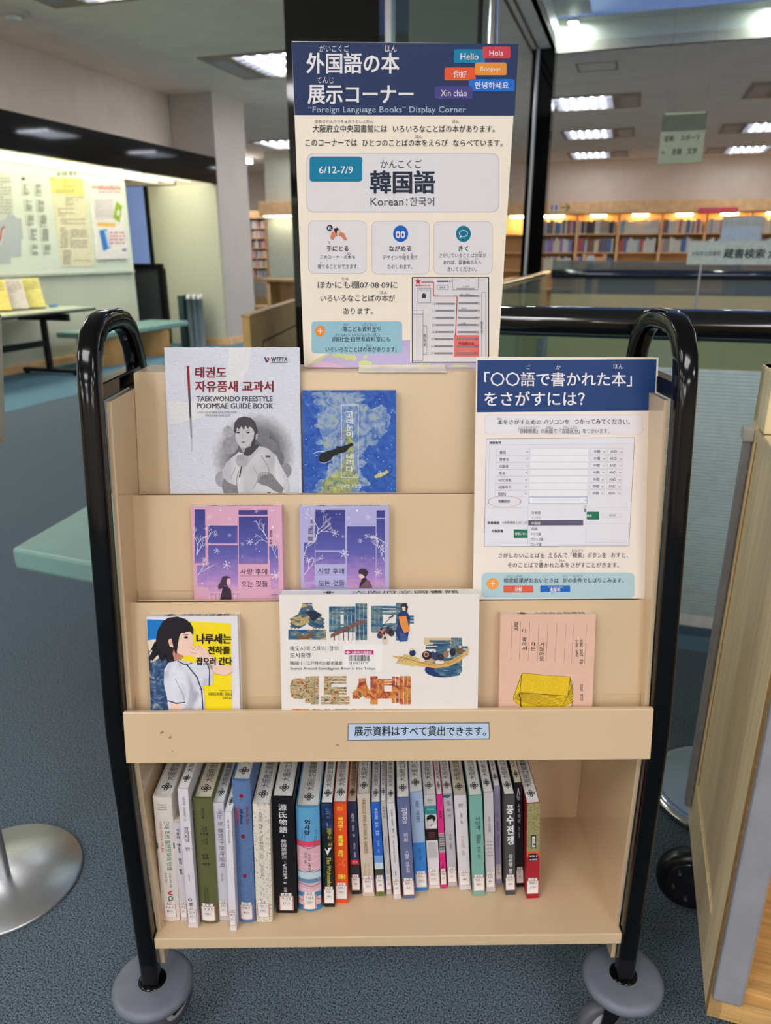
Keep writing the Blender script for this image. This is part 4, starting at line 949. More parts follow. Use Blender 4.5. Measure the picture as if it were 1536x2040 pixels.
p.text('辞書機能', 196, 1300, 288, 1322, gt, bold=.03, l=5); p.text('→辞書機能とは？(言', 304, 1299, 504, 1322, ink(40, 90, 70), bold=.01, l=3.4); p.text('対象辞書', 226, 1362, 316, 1386, gt, bold=.03, l=5); p.poly([(397, 1362), (503, 1362), (503, 1428), (397, 1428)], grn, 3.4); p.text('使用しない', 406, 1384, 500, 1406, white, bold=.01, l=5)
p.rr(150, 1692, 1322, 1890, 40, ink(176, 204, 210), 2); p.ell(235, 1778, 47, 44, ink(240, 158, 72), 3, 28); p.rect(218, 1774, 252, 1778, white, 4); p.rect(233, 1760, 237, 1794, white, 4)
p.rr(318, 1790, 545, 1845, 8, ink(224, 92, 72), 3); p.rr(600, 1790, 828, 1843, 8, ink(24, 98, 186), 3)
p.build('poster_print', Q)
p = Pr(fp, CP)
for a in (('ご', 494, 106, 524, 136, white, 0), ('か', 722, 104, 756, 138, white, 0), ('ほん', 1160, 100, 1232, 134, white, 0), ('「〇〇語で書かれた本」', 172, 158, 1300, 268, white, .012), ('をさがすには？', 172, 306, 940, 416, white, .012),
          ('ほん', 272, 505, 314, 522, dk, 0), ('本をさがすための', 272, 522, 606, 560, dkb, .006), ('パソコンを', 626, 522, 820, 558, dkb, .006), ('つかってみてください。', 860, 518, 1284, 558, dkb, .006), ('しょうさいけんさく', 436, 572, 592, 588, dk, 0), ('がめん', 646, 572, 698, 588, dk, 0), ('げんごくぶん', 776, 568, 882, 586, dk, 0), ('「詳細検索」の画面で「言語区分」をつかいます。', 430, 590, 1124, 628, dk, 0),
          ('けんさく', 844, 1514, 928, 1534, dk, 0), ('さがしたいことばを', 280, 1542, 632, 1578, dk, .003), ('えらんで「検索」ボタンを', 662, 1538, 1104, 1580, dk, .003), ('おすと、', 1140, 1540, 1270, 1576, dk, .003), ('か', 596, 1592, 614, 1608, dk, 0), ('ほん', 748, 1590, 790, 1608, dk, 0), ('そのことばで書かれた本をさがすことがきます。', 350, 1614, 1200, 1654, dk, .003),
          ('けんさくけっか', 342, 1710, 462, 1728, dk, 0), ('べつ', 772, 1712, 806, 1728, dk, 0), ('じょうけん', 844, 1710, 926, 1726, dk, 0), ('検索結果がおおいときは', 320, 1732, 740, 1772, dkb, .01), ('別の条件でしぼりこみます。', 772, 1732, 1236, 1770, dkb, .01), ('ぶんるい', 404, 1796, 464, 1808, white, 0), ('分類', 406, 1808, 460, 1836, white, .02), ('しゅっぱんねん', 666, 1794, 772, 1808, white, 0), ('出版年', 672, 1808, 754, 1838, white, .02)):
    p.text(*a[:6], bold=a[6], l=6)
p.build('lettering', Q)
# ================================================================ face-out books in the three tiers
page_m = mat('book_pages', (248, 250, 248), .7, noise=.02, scale=60)
page_w = mat('book_pages_cream', (236, 228, 204), .7, noise=.02, scale=60)
stamp_ink = ink(40, 42, 44)
def face_book(name_label, slot, T, ul, ur, vtop, cover, pages=page_m, hard=0.0, gap=.0015, crop=(0, 0, 1), z0=None, group=None, tilt=0.0):
    k = slot+1; th = math.atan(SL); zf = FLOORZ[slot]+.001
    ys = sheet_y(k, zf) - (T+gap)/math.cos(th)
    M = MC @ Tm(0, ys, zf) @ Rx(-th)
    f0 = plane_px(M, 0.0); a = f0(ul, vtop, 0); b = f0(ur, vtop, 0)
    M = M @ Tm((a[0]+b[0])/2, 0, 0); W = abs(b[0]-a[0])/2; Hh = (a[2]+b[2])/2
    root = thing('book', name_label, 'book', M, group)
    m = MB(); m.box(-W, W, 0, .001, 0, Hh, cover); m.box(-W, W, T-.001, T, 0, Hh, cover); m.box(-W, -W+.001, .001, T-.001, 0, Hh, cover)
    m.build('cover', root)
    pg = MB().box(-W+.001, W-.002-hard, .001, T-.001, hard, Hh-.0006-hard, pages).build('page_block', root)
    s = Pr(lambda x, y, l: (x, y, Hh-.0006-hard+.0003*l)); s.l = 1
    emblem(s, -W+.27*2*W*.9, T*.5, .0075, T*.30, stamp_ink, 1)
    s.text('大阪府立図書館', -W+2*W*.36, T*.78, -W+2*W*.90, T*.22, stamp_ink, l=1); s.build('stamp', pg)
    return root, plane_px(M, 0.0), W, Hh, M
# 1 grey-white martial arts guide
CT = (300, 670, 2.954)
tk = ramp_mat('taekwondo_paper', [(.3, (196, 202, 216)), (.55, (214, 216, 226)), (.8, (226, 226, 232))], 1, .4, 'wave', (90, 90, 260), 14)
R_, fb, W, Hh, M = face_book('tall grey white taekwondo guide book with a fighting woman in pencil tones', 3, .012, 327, 596, 692, tk)
p = Pr(fb, CT); g = lambda v: ink(v, v, v+3)
lt = ramp_mat('taekwondo_light', [(.3, (214, 213, 216)), (.6, (228, 226, 226)), (.8, (234, 232, 232))], 1, .4, 'wave', (90, 90, 260), 14)
p.poly([(456, 68), (596, 66), (575, 190), (520, 300), (440, 400), (300, 480), (110, 520), (102, 380), (230, 390), (340, 350), (430, 260), (460, 150)], lt, 1)
dr, gy = ink(134, 28, 40), ink(74, 74, 80)
p.poly([(212, 174), (227, 174), (234, 320), (220, 320)], dr, 2); p.poly([(220, 320), (234, 320), (241, 480), (229, 480)], gy, 2); p.poly([(229, 480), (241, 480), (246, 600), (236, 600)], ink(140, 140, 150), 2); p.poly([(236, 600), (245, 600), (246, 680), (240, 680)], ink(180, 182, 192), 2)
for a in (('태권도', 262, 180, 447, 245, dr, .03), ('자유품새 교과서', 262, 262, 724, 327, dr, .03), ('TAEKWONDO FREESTYLE', 270, 352, 718, 383, gy, .02), ('POOMSAE GUIDE BOOK', 272, 393, 722, 425, gy, .02), ('• 저자 | 김상명,전민우,임승진,전재운,오창희,', 276, 441, 510, 457, gy, 0), ('최락성,지호철,지호용,김근호', 322, 459, 470, 473, gy, 0), ('WTPTA', 708, 123, 806, 150, ink(60, 62, 78), .03)): p.text(*a[:6], bold=a[6], l=4)
p.rect(708, 154, 806, 157, ink(60, 62, 78), 2); p.poly([(668, 124), (678, 122), (690, 148), (684, 156), (678, 150)], ink(40, 50, 120), 2); p.poly([(684, 124), (694, 122), (701, 134), (690, 154), (686, 148), (692, 136)], ink(190, 40, 60), 2)
p.build('print', R_)
p = Pr(fb, CT)
sm = ramp_mat('pencil_smoke', [(.35, (120, 121, 127)), (.5, (150, 151, 158)), (.7, (186, 189, 198))], 26, .5, 'noise', None, .6)
sm2 = ramp_mat('pencil_smoke_dark', [(.35, (78, 78, 84)), (.55, (104, 104, 110)), (.75, (150, 150, 158))], 30, .5, 'noise', None, .6)
gi = ramp_mat('gi_cloth', [(.3, (176, 176, 182)), (.5, (206, 206, 210)), (.7, (226, 226, 230))], 24, .5, 'noise', (1, 1, .4), .8)
for k in range(14):
    f_ = k/13.0; v_ = int(212 - 120*f_**1.05)
    p.ell(606+10*f_, 700+14*f_, 250-135*f_, 262-110*f_, mat('smoke_%d' % k, (v_, v_, v_+int(9-3*f_)), .55, noise=.05, scale=160, spec=.3), .5+.14*k, 40, rot=.55)
for k, (a_, b_, r_, v_) in enumerate(((470, 640, 46, 150), (455, 560, 30, 168), (700, 660, 50, 120), (790, 790, 40, 140), (420, 840, 40, 160), (480, 880, 60, 130), (660, 590, 40, 118), (740, 720, 46, 112))): p.ell(a_, b_, r_, r_*1.15, mat('smoke_b%d' % k, (v_, v_, v_+7), .55, noise=.06, scale=160, spec=.3), 2.4+.04*k, 24)
p.poly([(490, 560), (494, 510), (515, 482), (550, 471), (590, 480), (616, 505), (630, 550), (632, 590), (620, 600), (610, 650), (620, 700), (580, 690), (560, 560), (520, 530)], ink(64, 62, 68), 3)
p.poly([(497, 552), (499, 590), (508, 622), (524, 648), (545, 660), (566, 652), (590, 632), (606, 600), (612, 566), (600, 540), (560, 520), (520, 522)], ink(196, 194, 196), 4)
p.poly([(490, 560), (496, 505), (530, 476), (580, 478), (618, 520), (612, 560), (600, 545), (585, 520), (575, 548), (560, 525), (548, 552), (535, 528), (520, 550), (510, 535), (500, 575)], ink(70, 68, 74), 5)
p.poly([(620, 575), (632, 570), (630, 600), (618, 610)], ink(176, 174, 178), 5)
for x in (516, 574): p.ell(x, 566, 11, 4.5, ink(50, 50, 56), 5, 14); p.line([(x-14, 556), (x+12, 553)], 3, ink(80, 78, 84), 5)
p.line([(545, 570), (541, 598), (550, 601)], 2.5, ink(150, 148, 152), 5); p.poly([(532, 622), (545, 618), (562, 622), (546, 630)], ink(130, 112, 118), 5); p.poly([(524, 648), (545, 660), (566, 652), (590, 632), (592, 660), (560, 700), (545, 690)], ink(160, 158, 162), 4)
p.poly([(470, 720), (520, 680), (545, 690), (560, 712), (640, 645), (690, 660), (740, 700), (772, 770), (800, 820), (818, 880), (800, 932), (520, 932), (508, 880), (462, 862), (428, 832), (422, 790), (445, 745)], gi, 6)
p.poly([(548, 690), (560, 660), (600, 642), (625, 636), (640, 646), (602, 688), (570, 722), (556, 712)], ink(64, 64, 70), 7); p.poly([(560, 712), (600, 690), (640, 650), (650, 660), (590, 730), (540, 800), (530, 770)], ink(190, 190, 196), 7)
p.poly([(510, 700), (540, 690), (570, 705), (578, 730), (565, 760), (540, 772), (512, 760), (500, 730)], ink(176, 174, 178), 8)
for i in range(4): p.line([(520+13*i, 700), (516+13*i, 728)], 2, ink(110, 108, 114), 9)
p.poly([(445, 745), (500, 735), (530, 775), (505, 810), (470, 850), (430, 830)], gi, 8); p.line([(500, 770), (470, 842)], 3, ink(140, 140, 146), 9); p.line([(520, 790), (505, 850), (515, 920)], 4, ink(130, 130, 136), 9); p.line([(650, 700), (690, 760), (700, 800)], 4, ink(140, 140, 146), 9); p.line([(600, 760), (640, 830), (600, 900)], 3, ink(150, 150, 156), 9); p.line([(536, 765), (524, 830)], 7, ink(60, 60, 66), 9); p.poly([(676, 700), (706, 702), (704, 714), (678, 712)], ink(90, 90, 96), 9)
p.poly([(632, 815), (650, 798), (690, 798), (716, 812), (745, 850), (785, 895), (770, 928), (720, 905), (690, 880), (660, 875), (630, 860)], ink(128, 126, 130), 9); p.poly([(632, 815), (650, 800), (688, 800), (700, 812), (650, 822), (636, 850)], ink(170, 168, 172), 10)
for i in range(4): p.line([(648+14*i, 806), (644+14*i, 832+4*i)], 2, ink(80, 78, 84), 11)
p.poly([(660, 932), (700, 915), (720, 932)], ink(60, 60, 64), 10); p.poly([(770, 800), (800, 820), (818, 880), (805, 925), (780, 890), (790, 850)], ink(200, 200, 204), 9)
p.build('cover_picture', R_)
# 2 deep blue whale novel
blue = ramp_mat('ocean_paint', [(.25, (26, 62, 140)), (.45, (36, 84, 172)), (.62, (52, 100, 180)), (.75, (120, 150, 190))], 46, .5, 'noise', None, 2.2)
R_, fb, W, Hh, M = face_book('deep blue painted novel with a black fish and vertical white title', 3, .016, 602, 789, 777, blue)
p = Pr(fb, CT)
cl = ramp_mat('ocean_cloud', [(.3, (60, 96, 160)), (.45, (110, 140, 186)), (.6, (150, 168, 190)), (.75, (170, 176, 110))], 60, .5, 'noise', None, 2)
yg = ramp_mat('ocean_glow', [(.3, (70, 110, 150)), (.5, (150, 160, 100)), (.7, (200, 200, 120))], 90, .5, 'noise', None, 2)
p.poly([(985, 325), (1090, 330), (1230, 335), (1240, 400), (1300, 430), (1360, 400), (1390, 440), (1380, 540), (1300, 620), (1240, 700), (1230, 780), (1260, 850), (1220, 925), (990, 925), (1000, 850), (1080, 790), (1060, 690), (1010, 600), (1000, 500), (1010, 420)], cl, 1)
p.poly([(1140, 520), (1190, 600), (1200, 760), (1230, 860), (1160, 925), (1000, 925), (1010, 850), (1100, 800), (1150, 700)], yg, 2)
rn = random.Random(21)
for (x0_, y0_) in ((985, 325), (1000, 400), (1010, 470), (1005, 540), (1015, 620), (1050, 690), (1075, 780), (1000, 850), (1000, 910), (1235, 350), (1250, 410), (1310, 430), (1370, 430), (1388, 490), (1370, 560), (1310, 610), (1250, 690), (1240, 760), (1260, 850), (1230, 910)):
    for _ in range(3): p.ell(x0_+rn.uniform(-24, 24), max(346, y0_+rn.uniform(-16, 30)), rn.uniform(10, 30), rn.uniform(10, 26), cl, .8+.05*_, 12)
wl = ink(232, 232, 236)
p.frame(1122, 402, 1224, 832, 3, wl, 3)
p.text('고래눈이', 1152, 440, 1192, 596, wl, 'v', .02, 5); p.text('내리다', 1152, 688, 1194, 800, wl, 'v', .02, 5); p.text('김보영 소설집', 1114, 870, 1238, 892, wl, bold=.01, l=5)
bk = ink(24, 26, 32)
p.poly([(988, 715), (1000, 690), (1040, 675), (1080, 665), (1110, 650), (1150, 640), (1185, 625), (1195, 640), (1170, 655), (1150, 680), (1110, 690), (1075, 705), (1060, 730), (1020, 745), (995, 740)], bk, 6); p.ell(1100, 652, 9, 7, bk, 6); p.line([(1030, 680), (985, 678), (958, 690)], 3, wl, 6); p.line([(990, 738), (1020, 747), (1060, 732), (1078, 707)], 2, wl, 7)
p.poly([(1315, 825), (1340, 805), (1370, 800), (1390, 785), (1404, 800), (1380, 815), (1350, 830), (1325, 835)], ink(190, 186, 130), 4); p.line([(1350, 790), (1356, 832)], 2, wl, 5)
rn = random.Random(5)
for i in range(130):
    a, b = rn.uniform(900, 1440), rn.uniform(330, 920); r = rn.uniform(1, 3.2)
    if not 1110 < a < 1236: p.ell(a, b, r, r, ink(190, 204, 224), 3, 6)
p.ell(1122, 595, 16, 16, ink(150, 120, 150), 4, 10, .6)
p.build('cover_picture', R_)
# 3, 4 the paired novels
CK = (360, 980, 3.491)
def pair_book(lb, ul, ur, base, sky, A):
    R_, fb, W, Hh, M = face_book(lb, 2, .019, ul, ur, 1008, base)
    st = [(0.0, (238, 216, 196)), (.18, (226, 172, 196)), (.36, (170, 132, 196)), (.62, (92, 92, 168)), (1.0, (56, 58, 134))]
    gm = grad_mat('winter_sky_'+sky, .035, Hh-.012, st)
    p = Pr(fb, CK)
    for q in A['sky']: p.rect(*q, gm, 1)
    wk = ink(238, 236, 244)
    def branch(x, y, dx, dy, n, wd, seed):
        rb = random.Random(seed)
        def rec(x, y, a, L, n, wd):
            x2, y2 = x+L*math.cos(a), y+L*math.sin(a)
            if not (A['lim'][0] < x2 < A['lim'][1] and 105 < y2): return
            p.line([(x, y), (x2, y2)], wd, wk, 4, wd*.7)
            if n: 
                for _ in range(2 if n > 1 else 3): rec(x+(x2-x)*rb.uniform(.5, 1), y+(y2-y)*rb.uniform(.5, 1), a+rb.uniform(-.75, .75), L*rb.uniform(.55, .8), n-1, wd*.7)
        rec(x, y, math.atan2(dy, dx), math.hypot(dx, dy), n, wd)
    for q in A['br']: branch(*q)
    for x, y, r in A['snow']:
        for k in range(6): a = k*PI/3+.3; p.line([(x+2*math.cos(a), y+2*math.sin(a)), (x+r*math.cos(a), y+r*math.sin(a))], r*.12, wk, 5); p.ell(x+r*.8*math.cos(a), y+r*.8*math.sin(a), r*.13, r*.13, wk, 5, 6)
    for x, y, r in A['dot']: p.ell(x, y, r, r, wk, 5, 8)
    tk_ = ink(40, 34, 50)
    for s_, a0, b0, a1, b1 in A['txt']: p.text(s_, a0, b0, a1, b1, tk_, l=6)
    for a0, b, a1 in A['rule']: p.rect(a0, b, a1, b+1.5, tk_, 3)
    for s_, a0, b0, a1, b1 in A['vt']: p.text(s_, a0, b0, a1, b1, tk_, 'v', .02, 6)
    A['fig'](p); p.build('cover_picture', R_)
def fig1(p):
    hair, coat, skin = ink(74, 46, 70), ink(56, 38, 58), ink(232, 186, 196)
    p.poly([(290, 590), (315, 582), (340, 590), (348, 610), (342, 640), (330, 655), (305, 650), (292, 670), (265, 678), (258, 655), (275, 630)], hair, 6); p.poly([(325, 600), (345, 600), (349, 625), (342, 645), (328, 652), (320, 630)], skin, 7)
    p.poly([(296, 655), (325, 655), (350, 680), (358, 768), (272, 768), (285, 700)], coat, 6); f = ink(150, 110, 150)
    p.rect(205, 708, 412, 712, f, 4)
    for x in range(212, 412, 30): p.rect(x, 712, x+3, 768, f, 4)
    p.rect(628, 712, 676, 716, f, 4)
    for x in (636, 656): p.rect(x, 716, x+3, 768, f, 4)
def fig2(p):
    hair, coat, skin = ink(60, 40, 50), ink(120, 86, 100), ink(232, 190, 196)
    p.poly([(1236, 545), (1262, 532), (1290, 538), (1304, 558), (1296, 580), (1280, 590), (1262, 572), (1240, 570)], hair, 7); p.poly([(1240, 566), (1262, 566), (1280, 580), (1276, 602), (1252, 603), (1240, 590)], skin, 6)
    p.poly([(1262, 600), (1285, 592), (1292, 612), (1260, 645), (1240, 668), (1245, 645)], ink(44, 34, 46), 7); p.poly([(1290, 600), (1315, 622), (1335, 668), (1238, 668), (1262, 635)], coat, 6)
pink = ink(218, 166, 190); lil = ink(176, 172, 216)
pair_book('pink novel with a long haired girl under a violet winter sky', 380, 561, pink, 'a', dict(lim=(80, 690),
    sky=[(97, 122, 170, 232), (97, 232, 172, 495), (190, 234, 395, 358), (192, 370, 398, 768), (402, 126, 604, 158), (404, 170, 606, 503), (114, 510, 190, 662), (615, 375, 677, 470), (620, 470, 680, 570), (625, 600, 680, 768)],
    br=[(112, 440, 10, -80, 5, 5, 1), (112, 440, 30, -60, 4, 4, 2), (118, 580, 40, -50, 4, 4, 3), (605, 330, -30, -60, 5, 4, 4), (605, 350, -40, -20, 4, 3, 5), (670, 460, -20, -40, 4, 3, 6), (190, 330, 20, -50, 4, 3, 7)],
    snow=[(202, 172, 20), (343, 186, 14), (480, 345, 26), (430, 362, 13), (252, 410, 22), (320, 508, 30), (676, 305, 22), (660, 580, 34), (240, 295, 18), (340, 300, 14), (165, 465, 18), (525, 135, 14)],
    dot=[(278, 128, 7), (640, 245, 7), (645, 130, 5), (628, 130, 4), (548, 412, 4), (430, 450, 3), (150, 638, 6), (525, 395, 4)],
    txt=[('사랑 후에', 414, 535, 602, 572), ('오는 것들', 420, 618, 606, 660)], rule=[(414, 582, 655), (420, 668, 655)], vt=[('공지영 지음', 618, 265, 636, 362)], fig=fig1))
pair_book('lilac novel with a dark haired man under a violet winter sky', 597, 775, lil, 'b', dict(lim=(838, 1440),
    sky=[(936, 125, 1144, 405), (938, 418, 1146, 503), (1156, 240, 1356, 670), (1362, 128, 1420, 180), (1362, 188, 1420, 670), (857, 352, 932, 628), (860, 638, 932, 670)],
    br=[(938, 330, 20, -80, 5, 5, 11), (940, 300, 50, -40, 5, 4, 12), (860, 575, 40, -50, 4, 4, 13), (858, 440, 20, -60, 5, 4, 14), (1416, 420, -40, -50, 5, 5, 15), (1416, 350, -50, -30, 5, 4, 16), (1416, 480, -20, -60, 4, 4, 17), (945, 480, 30, -20, 3, 3, 18)],
    snow=[(992, 128, 18), (1300, 175, 20), (1168, 183, 13), (1076, 288, 26), (1128, 310, 12), (1250, 338, 18), (1138, 430, 32), (886, 478, 20), (1374, 560, 28)],
    dot=[(886, 122, 6), (1227, 130, 8), (1082, 155, 3), (1106, 155, 3), (1258, 458, 4), (1340, 460, 4), (1176, 222, 4)],
    txt=[('사랑 후에', 955, 530, 1136, 570), ('오는 것들', 958, 612, 1140, 656)], rule=[(915, 576, 1145), (915, 662, 1145)], vt=[('츠지 히토나리 지음', 902, 190, 920, 340), ('김훈아 옮김', 886, 248, 902, 340)], fig=fig2))
# 5 yellow manga-style novel
CS = (260, 1170, 2.194)
cw_ = ink(226, 222, 228)
R_, fb, W, Hh, M = face_book('yellow novel with a black haired girl in a white jersey shirt', 1, .020, 292, 473, 1228, cw_, page_w)
p = Pr(fb, CS)
yel, skb, nav, blk, skn, skd, sht = ink(246, 220, 24), ink(20, 120, 196), ramp_mat('scrap_blue', [(.3, (26, 44, 70)), (.5, (50, 84, 128)), (.65, (120, 136, 150)), (.75, (216, 214, 210))], 55, .5, 'noise', None, 3), ink(28, 24, 30), ink(240, 204, 184), ink(196, 130, 110), ink(222, 224, 232)
p.poly([(72, 140), (205, 145), (205, 235), (76, 240)], skb, 1); p.poly([(200, 146), (440, 158), (444, 552), (200, 552)], yel, 1); p.poly([(76, 232), (200, 235), (200, 552), (90, 552)], nav, 1); p.poly([(74, 232), (130, 225), (140, 300), (90, 330)], ink(232, 214, 190), 1.5)
p.poly([(140, 150), (165, 133), (205, 128), (240, 138), (262, 155), (276, 182), (275, 208), (262, 196), (250, 205), (240, 240), (225, 300), (205, 318), (195, 335), (178, 315), (165, 330), (150, 305), (135, 325), (120, 295), (95, 320), (78, 312), (100, 280), (92, 270), (110, 240), (118, 190)], blk, 4)
for q in ([(78, 312), (110, 250), (116, 262)], [(90, 330), (125, 270), (130, 280)], [(135, 335), (150, 290), (160, 300)], [(80, 290), (108, 235), (112, 250)]): p.poly(q, blk, 4)
p.poly([(165, 232), (190, 205), (225, 200), (262, 192), (272, 215), (276, 240), (268, 262), (270, 280), (262, 296), (238, 300), (210, 290), (188, 262), (172, 258)], skn, 5); p.poly([(190, 262), (212, 290), (232, 300), (218, 320), (192, 318), (185, 290)], skd, 5)
p.poly([(160, 236), (175, 205), (210, 180), (255, 178), (262, 196), (244, 190), (236, 204), (226, 190), (214, 215), (206, 262), (200, 300), (188, 262), (180, 222)], blk, 6); p.poly([(168, 225), (182, 228), (184, 250), (172, 252)], ink(228, 170, 150), 7)
p.ell(243, 218, 9, 5.5, blk, 6, 12); p.line([(232, 208), (254, 206)], 3, blk, 6); p.line([(262, 262), (270, 266)], 2, skd, 6)
p.poly([(250, 275), (262, 258), (300, 252), (325, 262), (345, 290), (390, 330), (445, 350), (448, 372), (420, 384), (370, 378), (330, 330), (290, 308), (262, 300)], skn, 6)
for q in (((262, 262), (285, 275)), ((280, 256), (300, 272)), ((298, 254), (316, 272)), ((262, 282), (288, 290))): p.line(list(q), 2, skd, 7)
p.line([(292, 306), (330, 330), (372, 378), (420, 384), (446, 370)], 2, skd, 7)
shade = ramp_mat('jersey', [(.35, (170, 172, 188)), (.5, (214, 216, 226)), (.7, (232, 232, 240))], 32, .5, 'noise', (1, 1, .5), 1)
p.poly([(148, 360), (165, 330), (205, 318), (240, 322), (270, 330), (330, 322), (360, 340), (360, 425), (318, 430), (330, 552), (170, 552), (160, 480), (146, 420)], shade, 6)
p.line([(205, 320), (240, 338), (270, 330)], 4, ink(40, 50, 90), 8); p.line([(245, 335), (290, 390), (312, 450), (318, 552)], 5, ink(40, 50, 90), 8); p.line([(330, 322), (346, 360), (344, 430)], 4, ink(40, 50, 90), 8); p.line([(162, 494), (200, 506), (240, 502)], 5, ink(40, 50, 90), 8)
p.line([(196, 400), (232, 470), (238, 500)], 2, ink(110, 110, 130), 8); p.poly([(172, 506), (224, 510), (228, 552), (180, 552)], skn, 7)
tb = ink(20, 20, 22)
p.text('나루세는', 288, 202, 442, 246, tb, bold=.04, l=10); p.text('천하를', 338, 256, 436, 292, tb, bold=.04, l=10); p.text('잡으러 간다', 288, 304, 444, 340, tb, bold=.04, l=10); p.text('Miyajima Mina', 388, 446, 446, 454, ink(150, 60, 60), l=10); p.text('미야지마 미나', 342, 458, 446, 474, tb, bold=.01, l=10); p.text('민경욱 옮김', 404, 478, 446, 488, tb, bold=.01, l=10)
p.build('cover_picture', R_)
# 6 large landscape catalogue
R_, fb, W, Hh, M = face_book('large off white landscape catalogue with picture filled lettering and a ferry boat', 1, .030, 556, 955, 1184, ink(232, 226, 220), page_m)
p = Pr(fb, CS)
uk = ramp_mat('woodblock_dusk', [(.2, (24, 52, 88)), (.4, (44, 84, 120)), (.52, (92, 110, 112)), (.6, (206, 178, 108)), (.72, (70, 52, 60)), (.85, (170, 90, 60))], 34, .5, 'noise', (1, 1, 2.4), 1.4)
uk2 = ramp_mat('woodblock_blue', [(.25, (26, 48, 78)), (.45, (50, 96, 128)), (.6, (116, 140, 138)), (.75, (60, 58, 66))], 40, .5, 'noise', (1, 1, 3), .8)
uk3 = ramp_mat('woodblock_town', [(.25, (60, 52, 56)), (.4, (160, 96, 58)), (.5, (208, 182, 130)), (.62, (84, 112, 100)), (.75, (44, 66, 92))], 90, .5, 'noise', (1, 1, 2), 1.5)
uk4 = ramp_mat('woodblock_red', [(.25, (28, 36, 70)), (.42, (176, 74, 50)), (.55, (222, 150, 70)), (.7, (40, 52, 84)), (.8, (226, 200, 150))], 70, .5, 'noise', None, 1.5)
p.text('스', 690, 68, 855, 229, uk, bold=.09, l=2); p.text('미', 868, 70, 1034, 230, uk2, bold=.09, l=2); p.text('다', 1052, 68, 1238, 232, uk2, bold=.09, l=2); p.text('강', 1282, 220, 1474, 392, uk2, bold=.09, l=2)
p.poly([(1282, 220), (1402, 220), (1402, 250), (1282, 250)], ink(214, 190, 150), 3); p.ell(1368, 360, 82, 34, ink(32, 54, 104), 3, 30, .5)
p.poly([(690, 196), (855, 196), (855, 228), (690, 228)], uk2, 3); p.poly([(722, 208), (770, 215), (795, 190), (802, 174), (800, 200), (780, 226), (735, 226)], ink(120, 80, 60), 4); p.poly([(760, 108), (800, 98), (838, 120), (800, 150), (790, 140), (775, 118)], ink(26, 44, 70), 4)
p.poly([(875, 205), (990, 150), (1032, 140), (1032, 152), (990, 168), (875, 222)], ink(128, 84, 76), 4)
for i in range(7): p.rect(890+20*i, 200-8*i, 893+20*i, 232, ink(80, 60, 64), 4)
for s_, a0, a1, mt in (('예', 697, 822, uk3), ('도', 832, 957, uk3), ('시', 968, 1080, uk4), ('대', 1062, 1225, uk4)): p.text(s_, a0, 388, a1, 511, mt, bold=.09, l=2)
for a0, a1, mt in ((706, 780, uk4), (796, 828, uk3), (848, 872, uk3), (893, 950, uk2), (968, 988, uk4), (1000, 1068, uk3), (1104, 1170, uk4), (1180, 1224, uk3)): p.rect(a0, 531, a1, 552, mt, 2)
bk = ink(40, 44, 50)
for a in (('에도시대 스미다 강의', 697, 256, 908, 278, bk), ('도시풍경', 697, 286, 786, 308, bk), ('隅田川 – 江戸時代の都市風景', 698, 322, 926, 340, bk), ('Scenes Around Sumidagawa River in Edo Tokyo', 698, 348, 1070, 364, bk)): p.text(*a, l=4)
p.rect(930, 250, 1100, 366, ink(238, 233, 228), 1); p.rect(936, 275, 1062, 293, ink(206, 30, 130), 5); p.text('大阪府立図書館', 966, 278, 1054, 290, ink(240, 240, 240), bold=.01, l=7); emblem(p, 950, 284, 9, 6, ink(240, 240, 240), 7); p.rect(936, 293, 1050, 340, ink(240, 238, 236), 5)
rn = random.Random(9); x = 954
while x < 1046: wd = rn.choice([1, 1.6, 2.6]); p.rect(x, 296, x+wd, 322, bk, 6); x += wd+rn.choice([1, 1.5, 2.2])
p.text('2110626575', 954, 326, 1040, 336, bk, bold=.01, l=6)
# woman in blue robe, child, boat with passengers
rb = ink(34, 56, 108); og = ink(226, 140, 70); sk = ink(232, 204, 176)
p.poly([(1180, 75), (1200, 68), (1214, 85), (1208, 102), (1188, 100)], ink(36, 30, 34), 6); p.poly([(1186, 84), (1202, 84), (1202, 102), (1190, 102)], sk, 7); p.poly([(1165, 120), (1185, 102), (1208, 104), (1222, 130), (1218, 180), (1210, 235), (1178, 238), (1162, 210), (1158, 190), (1172, 150)], rb, 6); p.poly([(1172, 128), (1205, 125), (1222, 192), (1196, 200), (1178, 160)], og, 7); p.poly([(1176, 196), (1204, 205), (1208, 235), (1180, 236)], ink(60, 84, 140), 7)
p.line([(1092, 188), (1120, 148), (1155, 115)], 2, bk, 7); p.line([(1128, 132), (1150, 126), (1140, 118)], 4, ink(56, 84, 66), 7)
for cx, cy, c in ((1096, 196, (200, 120, 90)), (1126, 190, (90, 50, 60)), (1140, 200, (50, 40, 50)), (1108, 215, (214, 190, 170)), (1112, 235, (226, 200, 180)), (1090, 210, (60, 70, 110))): p.ell(cx, cy, 13, 14, ink(*c), 8, 12); p.ell(cx, cy-14, 5, 6, bk, 9, 8)
tan, tn2 = ink(216, 172, 100), ink(160, 118, 66)
p.poly([(1140, 298), (1180, 300), (1260, 320), (1330, 332), (1400, 318), (1450, 290), (1480, 262), (1476, 285), (1440, 322), (1390, 345), (1330, 352), (1250, 342), (1180, 318)], tan, 9); p.line([(1180, 304), (1260, 326), (1330, 340), (1400, 328), (1450, 298)], 3, tn2, 10); p.poly([(1158, 330), (1200, 290), (1265, 310), (1238, 345)], ink(214, 186, 120), 9.5)
for i in range(5): p.line([(1165+18*i, 326-2*i), (1200+14*i, 296+3*i)], 2, tn2, 10)
